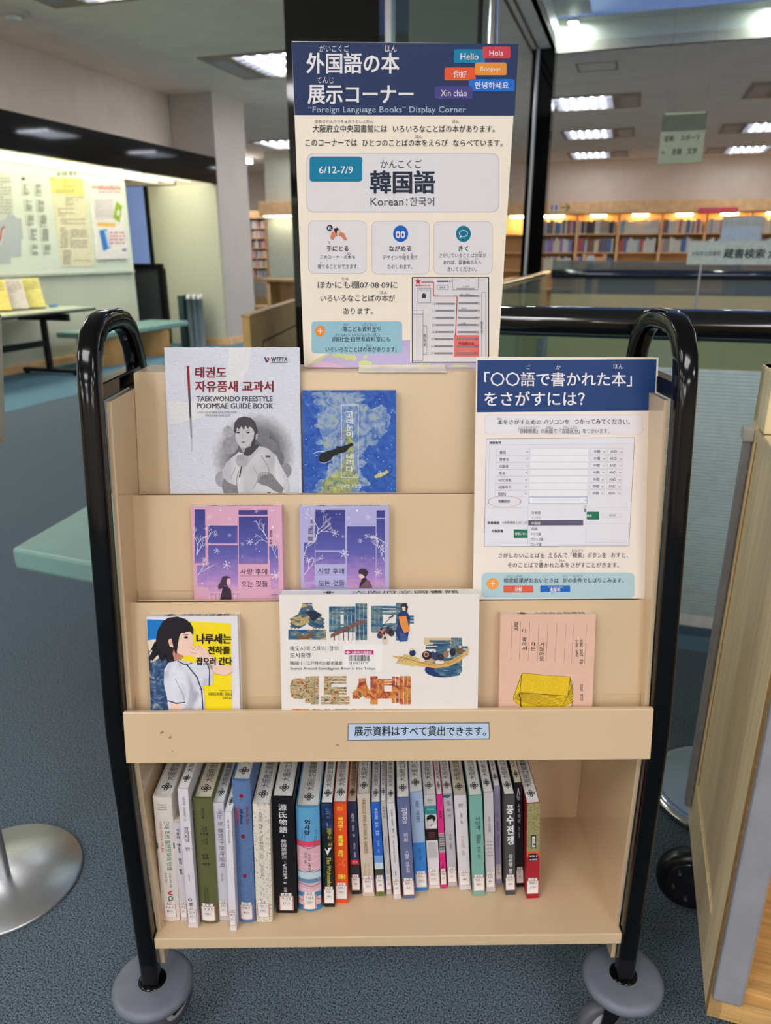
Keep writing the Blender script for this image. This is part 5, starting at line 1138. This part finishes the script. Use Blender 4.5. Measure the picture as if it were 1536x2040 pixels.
for cx, cy, rx, ry, c in ((1296, 296, 22, 20, (30, 32, 46)), (1330, 298, 18, 20, (44, 62, 100)), (1356, 305, 14, 16, (60, 50, 60)), (1408, 282, 13, 18, (40, 44, 60)), (1378, 292, 12, 16, (150, 110, 80)), (1438, 275, 16, 16, (110, 84, 60)), (1232, 286, 14, 14, (36, 54, 92)), (1310, 318, 20, 10, (200, 160, 120)), (1350, 325, 20, 9, (230, 220, 210))): p.ell(cx, cy, rx, ry, ink(*c), 11, 14)
p.ell(1292, 292, 12, 12, ink(196, 130, 80), 12, 14); p.ell(1292, 292, 6, 6, ink(30, 32, 46), 13, 10)
for cx, cy in ((1228, 270), (1330, 278), (1440, 258), (1390, 272)): p.ell(cx, cy, 6, 6, sk, 12, 10)
p.build('cover_picture', R_)
# 7 salmon book
CG = (950, 1170, 4.151)
sal = ink(228, 186, 164)
R_, fb, W, Hh, M = face_book('salmon pink book with a fanned yellow notebook drawing', 1, .018, 997, 1187, 1224, sal, page_w)
p = Pr(fb, CG); ln = ink(120, 84, 70); bk = ink(50, 44, 44)
for x0, y0, x1, y1 in ((290, 278, 279, 600), (363, 282, 350, 603), (438, 285, 425, 606), (513, 290, 500, 608), (588, 292, 573, 610), (662, 295, 645, 614), (738, 300, 720, 622), (800, 308, 782, 634), (908, 310, 890, 634)): p.line([(x0, y0), (x1, y1)], 2, ln, 1)
for s_, a0, b0, a1, b1 in (('결국', 304, 282, 342, 360), ('다 좋아서', 374, 342, 412, 522), ('하는', 446, 450, 484, 526), ('거잖아요', 516, 452, 556, 608)): p.text(s_, a0, b0, a1, b1, bk, 'v', .015, 3)
p.text('유일한 한국어 책방', 848, 432, 876, 634, bk, 'v', .015, 3); p.text('이곳은 도쿄의', 814, 432, 838, 580, bk, 'v', .015, 3); p.text('김승복 에세이', 852, 800, 876, 940, bk, 'v', .01, 3)
ye = mat('notebook_yellow', (228, 190, 20), .5, noise=.05, scale=400); ol = ink(60, 50, 30)
def fan(k): return [(355-6*k, 868+12*k), (752-8*k, 898+14*k), (800-12*k, 1020), (640, 1030), (470, 1030), (395-12*k, 1030)]
p.poly([(372, 708), (302, 905), (300, 930), (330, 960), (420, 1025), (700, 1028), (785, 1000), (797, 900), (772, 740)], ol, 2); p.poly([(375, 711), (306, 905), (304, 930), (334, 960), (424, 1022), (698, 1025), (782, 998), (794, 900), (769, 742)], ye, 3)
p.line([(372, 708), (356, 870)], 4, ol, 4); p.line([(356, 870), (752, 898)], 3, ol, 4); p.line([(752, 898), (772, 742)], 4, ol, 4)
for i in range(11): p.line([(345-4*i, 872+5*i), (748-11*i, 900+12*i)], 2.2, ol, 4)
for i in range(8): p.line([(772-2*i, 760+22*i), (797, 790+26*i), (744-9*i, 910+13*i)], 2.2, ol, 4)
p.poly([(660, 1015), (782, 960), (788, 972), (690, 1022)], ink(236, 224, 190), 5); p.line([(345, 880), (362, 920), (362, 970), (380, 1005), (402, 1026)], 7, ink(50, 34, 36), 6)
p.build('cover_picture', R_)
# ================================================================ the row of books on the bottom shelf
SZ = .2475
lab_m = ink(240, 236, 232); red_l = ink(206, 70, 84)
CA = (250, 1490, 5.512); CB = (440, 1490, 5.512); CC = (630, 1490, 5.512); CD = (830, 1490, 5.515)
def shelf_book(lb, crop, tx0, tx1, ty, bx0, bx1, by, cover, lab=None, nums=('', ''), hard=False, rnd_=0.0, design=None, pages=page_m, depth=None, side=None, stamp=True):
    ox, oy, k = crop; U = lambda x: ox+x/k; V = lambda y: oy+y/k
    vb, vt = V(by), V(ty)
    B0, B1 = at_z(U(bx0), vb, SZ), at_z(U(bx1), vb, SZ); Y = (B0.y+B1.y)/2
    T0, T1 = at_y(U(tx0), vt, Y), at_y(U(tx1), vt, Y); hgt = T0.z-SZ
    wd = ((B1.x-B0.x)*.5+(T1.x-T0.x)*.5)*.985
    lean = math.atan2((T0.x+T1.x-B0.x-B1.x)/2, hgt)
    lift = abs(math.sin(lean))*wd/2
    M = Tm((B0.x+B1.x)/2, Y, SZ+lift+.0002) @ Ry(lean); h = (hgt-lift)/math.cos(lean); hw = wd/2
    d = depth or min(h*.68, 1.214-Y)
    root = thing('book', lb, 'book', M)
    bul = rnd_
    ys = lambda x: -bul*(1-(x/hw)**2) if bul else 0.0
    tcv = .0022 if hard else .0008
    # cover: bowed spine and two boards
    n = 8 if bul else 1; m = MB()
    out = [(-hw+2*hw*i/n, ys(-hw+2*hw*i/n)+bul*.0) for i in range(n+1)]
    outline = out + [(hw, d), (hw-tcv, d), (hw-tcv, .0025)] + [(-hw+tcv, .0025), (-hw+tcv, d), (-hw, d)]
    m.prism(outline, lambda x, y, z: (x, y, z), 0, h, cover, smooth=False)
    if side: m.box(hw-.0001, hw+.0002, .001, d, 0, h, side)
    m.build('cover', root)
    ins = .003 if hard else .0006
    pg = MB(); pg.box(-hw+tcv+.0001, hw-tcv-.0001, .0026 if not bul else .0026, d-ins*1.3, ins*.5, h-ins, pages)
    if hard:
        for i in range(1, 5): x = -hw+tcv+(2*hw-2*tcv)*i/5; pg.box(x-.0001, x+.0001, .004, d-.006, h-ins, h-ins+.0002, ink(190, 192, 190))
    pgo = pg.build('page_block', root)
    if stamp:
        s = Pr(lambda x, y, l: (x, y, h-ins+.0002*l)); s.l = 2; sx = hw*.5
        sw = min(hw*.62, .008)
        emblem(s, 0, .026, sw*.95, .009, stamp_ink, 2); s.text('大阪府立図書館', -sw*.85, .120 if d > .128 else d-.008, sw*.85, .042, stamp_ink, 'ccw', l=2)
        s.build('stamp', pgo)
    Mi = M.inverted(); e = Mi @ EYEV; R3 = Mi.to_3x3(); uc = (U(bx0)+U(bx1)+U(tx0)+U(tx1))/4
    def fz(v):
        r = R3 @ ray(uc, v); t = -e.y/r.y; return e.z+r.z*t
    def fn(a, b, l):           # a: 0..100 across the spine, b: picture row
        x = -hw+2*hw*a/100; return (x, ys(x)-LV*l, max(.0003, min(h-.0003, fz(b))))
    p = Pr(lambda a, b, l: fn(a, V(b), l)); p.l = 1
    if design: design(p); 
    if p.mb.v: p.build('spine_print', root)
    if lab:
        q = Pr(lambda a, b, l: fn(a, V(b), l)); l0, l1, a0, a1 = lab; tabh = (l1-l0)*.17
        n_ = 6 if bul else 1
        q.rect(a0+(a1-a0)*.12, l0, a1-(a1-a0)*.12, l0+tabh+2, lab_m, 6, n_); q.rect(a0, l0+tabh, a1, l1, lab_m, 6, n_)
        q.frame(a0+1, l0+tabh, a1-1, l1-2, 3.2, red_l, 7.5, n_)
        for k_ in (1, 2): q.rect(a0+2, l0+tabh+(l1-l0-tabh)*k_*.32, a1-2, l0+tabh+(l1-l0-tabh)*k_*.32+1.2, ink(170, 150, 150), 7, n_)
        o = q.build('call_number_label', root)
        q = Pr(lambda a, b, l: fn(a, V(b), l)); bkk = ink(40, 40, 46); hh = l1-l0-tabh
        q.text('人文', a0+(a1-a0)*.27, l0+1, a0+(a1-a0)*.73, l0+tabh-1, bkk, bold=.01, l=9)
        q.text(nums[0], a0+(a1-a0)*.2, l0+tabh+hh*.09, a0+(a1-a0)*.8, l0+tabh+hh*.25, bkk, l=9); q.text(nums[1], a0+(a1-a0)*.28, l0+tabh+hh*.41, a0+(a1-a0)*.76, l0+tabh+hh*.57, bkk, l=9)
        q.build('lettering', o)
    return root
cr_w = ink(226, 218, 208); li_w = ink(214, 206, 212); ol = ink(96, 100, 60); bkk = ink(36, 36, 40); wh = ink(232, 230, 232)
def d1(p):
    gn, rd_ = ink(30, 110, 80), ink(196, 60, 84)
    p.rect(0, 1040, 8, 1105, ink(34, 96, 66), 1); p.rect(92, 1035, 100, 1100, ink(34, 96, 66), 1)
    p.text('근대 조선 출판문화의 탄생', 52, 785, 80, 1320, gn, 'cw', .01, 3); p.text('신문관·최남선의 근대 출판', 26, 790, 42, 1130, rd_, 'cw', 0, 3)
    for i in range(3): p.text('한국연구원동양사학', 22, 600+26*i, 74, 616+26*i, bkk, l=3)
    p.text('구사회 외저 지음', 58, 1350, 70, 1510, bkk, 'cw', 0, 3); p.text('박찬흥 옮김', 36, 1352, 46, 1460, bkk, 'cw', 0, 3)
    p.line([(70, 1548), (46, 1572), (70, 1596)], 12, rd_, 3); p.ell(58, 1630, 14, 28, gn, 3, 20, .6); p.line([(46, 1660), (62, 1652)], 8, rd_, 3)
shelf_book('thick off white hardback with green vertical title, first by the left panel', CA, 295, 510, 530, 415, 600, 1885, cr_w, (1665, 1840, 12, 84), ('023.2', '8ﾊﾝ'), True, .004, d1)
def d2(p): p.text('기분이', 40, 885, 78, 1000, bkk, 'v', .03, 3); p.text('태도가', 40, 1045, 78, 1160, bkk, 'v', .03, 3); p.text('되지', 40, 1205, 78, 1280, bkk, 'v', .03, 3); p.text('말자', 40, 1325, 78, 1395, bkk, 'v', .03, 3)
shelf_book('short lilac white paperback set back between two taller white books', CA, 520, 598, 825, 608, 688, 1900, li_w, (1682, 1862, 5, 98), ('141.6', '2ﾊﾝ'), design=d2, pages=page_w)
def d3(p): p.text('조선시대 수군진조사 Ⅳ', 40, 540, 62, 800, bkk, 'v', 0, 3); p.text('경기지역 편', 30, 865, 74, 1130, bkk, 'v', .005, 3); p.text('국립해양문화재', 40, 1385, 52, 1460, bkk, 'v', 0, 3); p.ell(38, 1665, 18, 17, bkk, 3, 16, .55); p.text('국립해양연구소', 24, 1695, 60, 1735, bkk, 'v', .02, 3)
shelf_book('slim white paperback standing forward left of the olive book', CA, 570, 685, 450, 692, 800, 1975, ink(222, 216, 222), (1740, 1922, 2, 92), ('221.4', '5ﾊﾝ'), design=d3)
def d4(p): p.text('고구려총서', 42, 640, 56, 735, bkk, 'v', 0, 3); p.ell(50, 748, 5, 9, bkk, 3, 12); p.text('고구려 고고 · 유물 편', 30, 845, 70, 1275, bkk, 'v', .01, 3); p.text('동북아역사재단한국고고학회', 28, 1510, 40, 1680, bkk, 'v', 0, 3); p.text('동북아역사재단', 44, 1510, 56, 1680, bkk, 'v', 0, 3)
shelf_book('thick olive green hardback with black vertical title', CA, 735, 955, 548, 832, 1028, 1912, ol, (1690, 1878, 6, 84), ('221', '105ﾊﾝ'), True, .0035, d4, page_w, stamp=True)
def d5(p): p.text('아는 듯 몰랐던 한국 문화', 36, 675, 82, 1310, ink(90, 90, 98), 'cw', .01, 3); p.text('최준식 지음', 40, 1375, 58, 1460, bkk, 'cw', 0, 3)
shelf_book('pale grey paperback with grey title between olive and blue hardbacks', CA, 955, 1080, 605, 1035, 1140, 1895, ink(206, 204, 214), (1675, 1845, 4, 90), ('292.1', '12ﾊﾝ'), design=d5)
def d6(p): p.text('팝업 수업과', 36, 785, 62, 885, bkk, 'cw', .01, 3); p.text('Pop-up Design', 40, 905, 62, 1045, bkk, 'cw', .01, 3)
shelf_book('thin white paperback pulled furthest forward beside the blue hardback', CA, 1090, 1158, 708, 1142, 1226, 2008, ink(224, 220, 226), (1770, 1950, 2, 90), ('36.9', '2ﾊﾝ'), design=d6)
def d7(p):
    rd_ = ink(140, 24, 44)
    for y in (510, 952, 1384): p.ell(50, y, 11, 22, rd_, 2, 20)
    p.text('전시의 전시', 68, 630, 86, 830, rd_, 'cw', .02, 3); p.text('All about', 38, 648, 56, 820, ink(34, 40, 90), 'cw', .02, 3); p.text('Exhibition', 16, 636, 34, 830, ink(206, 60, 80), 'cw', .02, 3)
shelf_book('textured blue hardback with three dark red dots on spine', CB, 120, 325, 350, 200, 385, 1900, mat('blue_cloth', (92, 122, 168), .7, noise=.10, scale=600, bump=.3, bscale=900), (1672, 1860, 12, 86), ('708.7', '8ﾊﾝ'), True, .004, d7)
pat = ramp_mat('gold_pattern', [(.0, (150, 128, 84)), (.16, (170, 150, 108)), (.3, (216, 208, 190)), (.6, (226, 220, 206))], 220, .5, 'vor')
def d8(p): p.rect(22, 672, 68, 1690, ink(222, 216, 222), 1); p.text('조선의 백자, 군자지향의 도자', 34, 700, 56, 1215, ink(110, 96, 66), 'v', 0, 3); p.text('이상영 지음', 38, 1280, 56, 1400, ink(110, 96, 66), 'v', 0, 3)
shelf_book('paperback with gold lattice pattern and pale title strip', CB, 345, 535, 612, 392, 568, 1908, pat, (1668, 1850, 8, 84), ('751.2', '12ﾊﾝ'), True, .0015, d8)
def d9(p):
    p.text('源氏物語', 30, 612, 68, 935, wh, 'v', .015, 3); p.rect(49, 955, 51.5, 975, wh, 3); p.text('韓国語訳注', 36, 1000, 60, 1225, wh, 'v', .01, 3); p.rect(49, 1240, 51.5, 1255, wh, 3); p.text('(浮舟巻)', 38, 1270, 60, 1440, wh, 'v', .01, 3); p.text('朴 光華', 40, 1465, 56, 1585, wh, 'v', .01, 3)
shelf_book('wide black hardback with white brush style vertical title', CB, 552, 798, 538, 612, 838, 1815, ink(18, 18, 24), (1590, 1780, 16, 84), ('913.3', '1ﾊﾝ'), True, 0.0, d9)
def d10(p):
    cs = [((650, 1000), (96, 164, 208)), ((1000, 1060), (214, 76, 104)), ((1060, 1320), (226, 176, 186)), ((1320, 1345), (120, 160, 190)), ((1345, 1410), (196, 214, 222)), ((1410, 1455), (104, 142, 172)), ((1455, 1560), (222, 178, 192)), ((1560, 1610), (70, 130, 170)), ((1610, 1700), (226, 186, 196)), ((1700, 1775), (60, 130, 180))]
    for (y0, y1), c in cs: p.rect(0, y0, 100, y1, ink(*c), 1, 8)
    w_ = ink(236, 232, 234); nv_ = ink(40, 60, 110)
    for y in (1066, 1150, 1210, 1290, 1330, 1480, 1530, 1640, 1720): p.line([(x, y+12*math.sin(x*.07+y)) for x in range(2, 99, 8)], 5, w_ if (y//10) % 2 else nv_, 2)
    for x0 in (20, 30, 75, 82): p.line([(x0, 1010), (x0+8, 930), (x0+4, 880)], 1.4, nv_, 3)
    p.line([(70, 690), (98, 680)], 3, nv_, 2); p.text('외사랑', 36, 755, 60, 930, bkk, 'v', .03, 4); p.text('히가시노게이고', 48, 1130, 58, 1340, bkk, 'v', .01, 4); p.text('김선영 옮김', 32, 1120, 42, 1240, bkk, 'v', .01, 4)
shelf_book('thick rounded hardback with blue sky and pink waves artwork', CB, 818, 1085, 640, 858, 1102, 1765, ink(96, 164, 208), (1548, 1740, 22, 80), ('913.6', '135ﾊﾝ'), True, .006, d10)
gldt = ink(206, 190, 90)
def d11(p):
    p.rect(0, 610, 100, 900, ramp_mat('night_blue', [(.3, (16, 26, 50)), (.6, (36, 60, 110)), (.8, (90, 120, 160))], 60), 1); p.rect(0, 900, 100, 1750, ramp_mat('night_green', [(.35, (12, 18, 16)), (.6, (26, 44, 40)), (.8, (50, 74, 60))], 60), 1)
    p.text('느리의', 40, 660, 78, 780, ink(130, 140, 160), 'v', 0, 3); p.text('한국판 영어소설', 44, 820, 56, 930, gldt, 'v', .01, 3); p.text('꿈꾸는 섬', 50, 880, 88, 1080, gldt, 'v', .01, 3); p.poly([(20, 1100), (45, 1130), (55, 1095), (88, 1090), (60, 1140), (48, 1180), (35, 1150)], wh, 3)
    p.text('The Wishseeker', 36, 1195, 74, 1540, gldt, 'cw', .01, 3)
shelf_book('dark night green paperback with yellow English title', CC, 50, 180, 610, 86, 203, 1748, ink(14, 20, 22), (1520, 1702, 3, 96), ('929.1', '230ﾊﾝ'), design=d11)
def d12(p): 
    gy_ = ink(240, 220, 70)
    p.text('응원합니다', 24, 640, 74, 690, gy_, l=3); p.text('경기전, 몰래를 쓰다', 30, 755, 70, 1195, gy_, 'v', .05, 3); p.line([(20, 1300), (50, 1270), (80, 1300), (60, 1240), (85, 1215)], 5, ink(250, 140, 80), 2); p.text('김형선', 22, 1385, 84, 1435, gy_, bold=.05, l=3)
shelf_book('bright orange paperback with yellow block lettering', CC, 185, 335, 600, 215, 345, 1703, ink(232, 84, 36), (1476, 1655, 3, 96), ('929.1', '229ﾊﾝ'), design=d12)
def d13(p):
    p.text('불멸의 모든 것', 36, 715, 66, 975, wh, 'v', .01, 3); p.text('백온유 소설집', 44, 1045, 66, 1200, wh, 'v', .01, 3); p.rect(0, 1225, 100, 1280, ink(196, 30, 60), 2); p.text('문학상', 20, 1235, 80, 1270, wh, l=4); p.rect(0, 1280, 100, 1385, ink(48, 48, 56), 2); p.rect(0, 1560, 100, 1612, ink(28, 30, 38), 2)
shelf_book('navy paperback with a small crimson band near its foot', CC, 342, 440, 598, 392, 490, 1608, ink(48, 56, 88), (1388, 1560, 2, 96), ('929.1', '228ﾊﾝ'), design=d13, pages=page_w)
def d14(p): p.text('MARIGOLD MIND BOTANICAL GARDEN', 34, 555, 64, 1155, ink(150, 124, 62), 'cw', .02, 3); p.text('백은별 장편소설', 22, 1265, 38, 1400, ink(190, 170, 120), 'v', .01, 3); p.text('마리골드 마음 식물원', 52, 1260, 72, 1400, ink(190, 170, 120), 'v', .01, 3)
shelf_book('beige book with gold English title running down its spine', CC, 450, 585, 508, 508, 643, 1630, ink(206, 192, 178), (1405, 1590, 4, 94), ('929.1', '227ﾊﾝ'), True, 0, d14)
def d15(p):
    p.rect(0, 1180, 100, 1260, ink(110, 160, 220), 1); p.rect(0, 1260, 100, 1340, ink(196, 212, 224), 1); p.rect(0, 1330, 100, 1400, ink(56, 66, 52), 2); p.rect(0, 1560, 100, 1632, ramp_mat('meadow', [(.3, (70, 84, 40)), (.6, (130, 140, 70))], 200), 2)
    p.text('수면으로 부는 바람', 34, 660, 70, 960, wh, 'v', .01, 3); p.text('이정서 소설', 44, 1015, 66, 1150, ink(190, 210, 240), 'v', .01, 3)
shelf_book('vivid blue paperback with white cloud and green meadow at foot', CC, 602, 700, 604, 660, 755, 1630, ink(36, 96, 190), (1395, 1575, 3, 96), ('929.1', '224ﾊﾝ'), design=d15)
def d16(p): p.text('육사시집', 34, 640, 64, 770, bkk, 'v', .01, 3); p.text('Poems of Yuksa', 38, 995, 60, 1135, bkk, 'cw', .01, 3); p.text('이육사', 38, 1315, 60, 1375, bkk, 'v', .01, 3)
shelf_book('very thin grey paperback leaning right of the vivid blue one', CC, 705, 765, 590, 775, 830, 1612, ink(196, 190, 190), (1390, 1558, 0, 98), ('929.', '238'), design=d16)
def d17(p): p.text('하늘과 바람과 별과 시', 44, 675, 66, 985, bkk, 'v', .01, 3); p.text('Sky, Wind, Star and Poem', 40, 1020, 60, 1260, bkk, 'cw', .01, 3); p.text('윤동주', 40, 1345, 60, 1405, bkk, 'v', .01, 3)
shelf_book('slim pale grey poetry paperback left of the slate blue novel', CC, 775, 860, 610, 850, 935, 1658, ink(214, 210, 212), (1430, 1612, 2, 96), ('929.1', '239ﾊﾝ'), design=d17)
def d18(p): p.text('절창', 30, 650, 76, 835, wh, 'v', .005, 3); p.text('切創', 36, 930, 70, 1030, wh, 'v', 0, 3); p.text('구병모 장편소설', 38, 1130, 68, 1370, wh, 'v', .01, 3)
shelf_book('slate blue novel with large white vertical title', CC, 885, 1020, 548, 955, 1088, 1655, ink(98, 106, 146), (1425, 1612, 4, 96), ('929.1', '232ﾊﾝ'), design=d18)
def d19(p): p.rect(0, 1040, 100, 1580, ink(58, 128, 206), 1); p.text('알렙의 고래얼매기', 40, 575, 66, 820, bkk, 'v', .01, 3); p.text('남궁철 소설집', 44, 1095, 64, 1230, ink(30, 60, 120), 'v', .01, 3)
shelf_book('two tone light and bright blue paperback', CC, 1026, 1165, 488, 1088, 1228, 1573, ink(160, 182, 214), (1350, 1528, 6, 96), ('929.1', '233ﾊﾝ'), design=d19)
def d20(p):
    p.rect(0, 520, 100, 630, ink(196, 194, 196), 1); p.text('2023', 30, 560, 70, 580, bkk, l=3); p.text('베스트', 34, 592, 68, 606, bkk, l=3); p.rect(0, 632, 100, 728, ink(50, 138, 146), 1); p.text('대담소설집', 20, 665, 80, 680, wh, l=3); p.rect(0, 728, 100, 880, ink(200, 198, 198), 1)
    p.ell(52, 775, 38, 44, ink(26, 24, 26), 2, 20); p.poly([(24, 790), (60, 775), (72, 800), (66, 840), (48, 858), (30, 835)], ink(206, 200, 196), 3); p.poly([(50, 840), (90, 840), (98, 880), (30, 880)], ink(226, 224, 224), 3); p.rect(0, 878, 100, 890, ink(206, 120, 140), 2); p.rect(0, 890, 100, 1015, ink(34, 30, 32), 1)
    for i in range(3): p.text('공백포함', 26, 925+22*i, 78, 939+22*i, ink(190, 90, 90), l=3)
    for i in range(11): p.text('글글글글글글글', 14, 1035+16*i, 86, 1045+16*i, ink(96, 92, 96), l=3)
shelf_book('white book with tiny portrait photo and teal band on spine', CD, 76, 210, 520, 132, 258, 1547, ink(224, 218, 222), (1330, 1510, 3, 96), ('929.1', '11ﾊﾝ'), design=d20)
def d21(p):
    p.rect(0, 935, 100, 1150, ink(168, 164, 166), 1)
    for i in range(7): p.rect(0, 950+26*i, 100, 962+26*i, ink(70, 68, 72) if i % 2 else ink(120, 118, 120), 2)
    p.text('팔이피', 34, 690, 66, 770, ink(80, 10, 60), 'v', .03, 3); p.text('오용우', 34, 1275, 62, 1325, ink(80, 10, 60), 'v', .02, 3)
shelf_book('thin magenta paperback with a grey striped middle', CD, 218, 282, 520, 268, 334, 1545, ink(214, 44, 128), (1325, 1500, 0, 98), ('928', '191'), design=d21)
def d22(p): p.poly([(0, 515), (95, 515), (50, 550), (0, 540)], ink(40, 104, 120), 1); p.text('쓰게 될 것', 32, 575, 72, 755, bkk, 'v', .005, 3); p.text('최진영 소설집', 40, 945, 64, 1110, bkk, 'v', .0, 3)
shelf_book('grey paperback with a dark teal corner at the spine top', CD, 290, 392, 515, 345, 448, 1522, ink(186, 184, 190), (1310, 1475, 2, 96), ('929.1', '192ﾊﾝ'), design=d22)
def d23(p): p.text('조예은 소설', 40, 715, 60, 830, bkk, 'v', .01, 3); p.text('적산가옥의 유령', 36, 965, 64, 1180, ink(190, 140, 84), 'v', .01, 3); p.text('현대문학핀', 30, 608, 66, 655, bkk, l=3)
shelf_book('white hardback with faint orange title left of the teal book', CD, 412, 543, 522, 468, 598, 1563, ink(218, 212, 218), (1345, 1508, 4, 96), ('929.1', '198ﾊﾝ'), True, 0, d23, page_w)
def d24(p): p.text('사랑과 결함', 40, 750, 80, 1050, ink(34, 70, 70), 'v', .01, 3); p.text('예소연 소설', 48, 1085, 72, 1210, ink(34, 70, 70), 'v', .01, 3)
shelf_book('teal green paperback with dark vertical title', CD, 577, 720, 525, 618, 754, 1620, ink(122, 172, 160), (1390, 1568, 6, 96), ('929.1', '200ﾊﾝ'), design=d24)
def d25(p):
    p.text('음악소설집', 38, 750, 66, 925, ink(90, 80, 76), 'v', .01, 3)
    for i in range(5): p.text('김애란', 20, 1020+38*i, 44, 1036+38*i, bkk, l=3); p.text('은희경', 56, 1020+38*i, 80, 1036+38*i, bkk, l=3)
shelf_book('pale grey paperback with small stacked writers list', CD, 736, 840, 490, 764, 864, 1585, ink(200, 196, 198), (1365, 1530, 2, 96), ('929.1', '201ﾊﾝ'), design=d25)
def d26(p): p.text('눈뜨 인류의 영혼구애', 36, 700, 62, 1090, ink(80, 66, 96), 'v', .01, 3)
shelf_book('lavender paperback pushed back between grey and charcoal books', CD, 850, 915, 425, 872, 938, 1500, ink(166, 156, 184), (1275, 1440, 0, 96), ('929.1', '203'), design=d26)
def d27(p): p.text('풍수전쟁', 18, 620, 88, 1070, wh, 'v', .04, 3); p.text('김진명', 36, 1165, 70, 1305, wh, 'v', .02, 3); p.text('장', 36, 1325, 70, 1380, wh, bold=.02, l=3)
shelf_book('charcoal paperback with bold white vertical title', CD, 962, 1078, 518, 975, 1085, 1617, ink(76, 74, 74), (1390, 1560, 2, 96), ('929.1', '204ﾊﾝ'), design=d27)
def d28(p): p.line([(48, 440), (30, 530), (36, 560), (50, 570), (64, 560), (68, 530), (50, 440)], 5, wh, 3); p.ell(50, 540, 6, 8, wh, 3, 8); p.text('스파이라', 36, 610, 68, 830, wh, 'v', .01, 3); p.text('김아인 장편소설', 38, 865, 58, 985, wh, 'v', 0, 3)
shelf_book('black paperback with a white teardrop outline on spine', CD, 1072, 1160, 390, 1098, 1175, 1528, ink(26, 24, 32), (1305, 1480, 2, 96), ('929.1', '206ﾊﾝ'), design=d28, pages=page_w)
def d29(p):
    p.rect(0, 608, 100, 1140, ramp_mat('olive_grain', [(.35, (110, 104, 60)), (.5, (150, 142, 96)), (.65, (176, 168, 120))], 500), 1); p.rect(0, 1140, 100, 1215, ink(226, 90, 56), 1); p.rect(0, 1190, 100, 1660, ink(166, 34, 44), 1.5)
    p.rect(32, 955, 72, 1100, bkk, 3); p.text('혼모노', 38, 965, 66, 1090, wh, 'v', .05, 5); p.rect(14, 1160, 86, 1245, bkk, 3); p.text('성해나', 20, 1175, 80, 1195, wh, bold=.03, l=5); p.text('소설집', 20, 1213, 80, 1233, wh, bold=.03, l=5)
shelf_book('olive and red paperback with black title squares, last on the right', CD, 1212, 1357, 610, 1207, 1343, 1655, ink(166, 34, 44), (1425, 1598, 2, 96), ('929.1', '214ﾊﾝ'), design=d29)
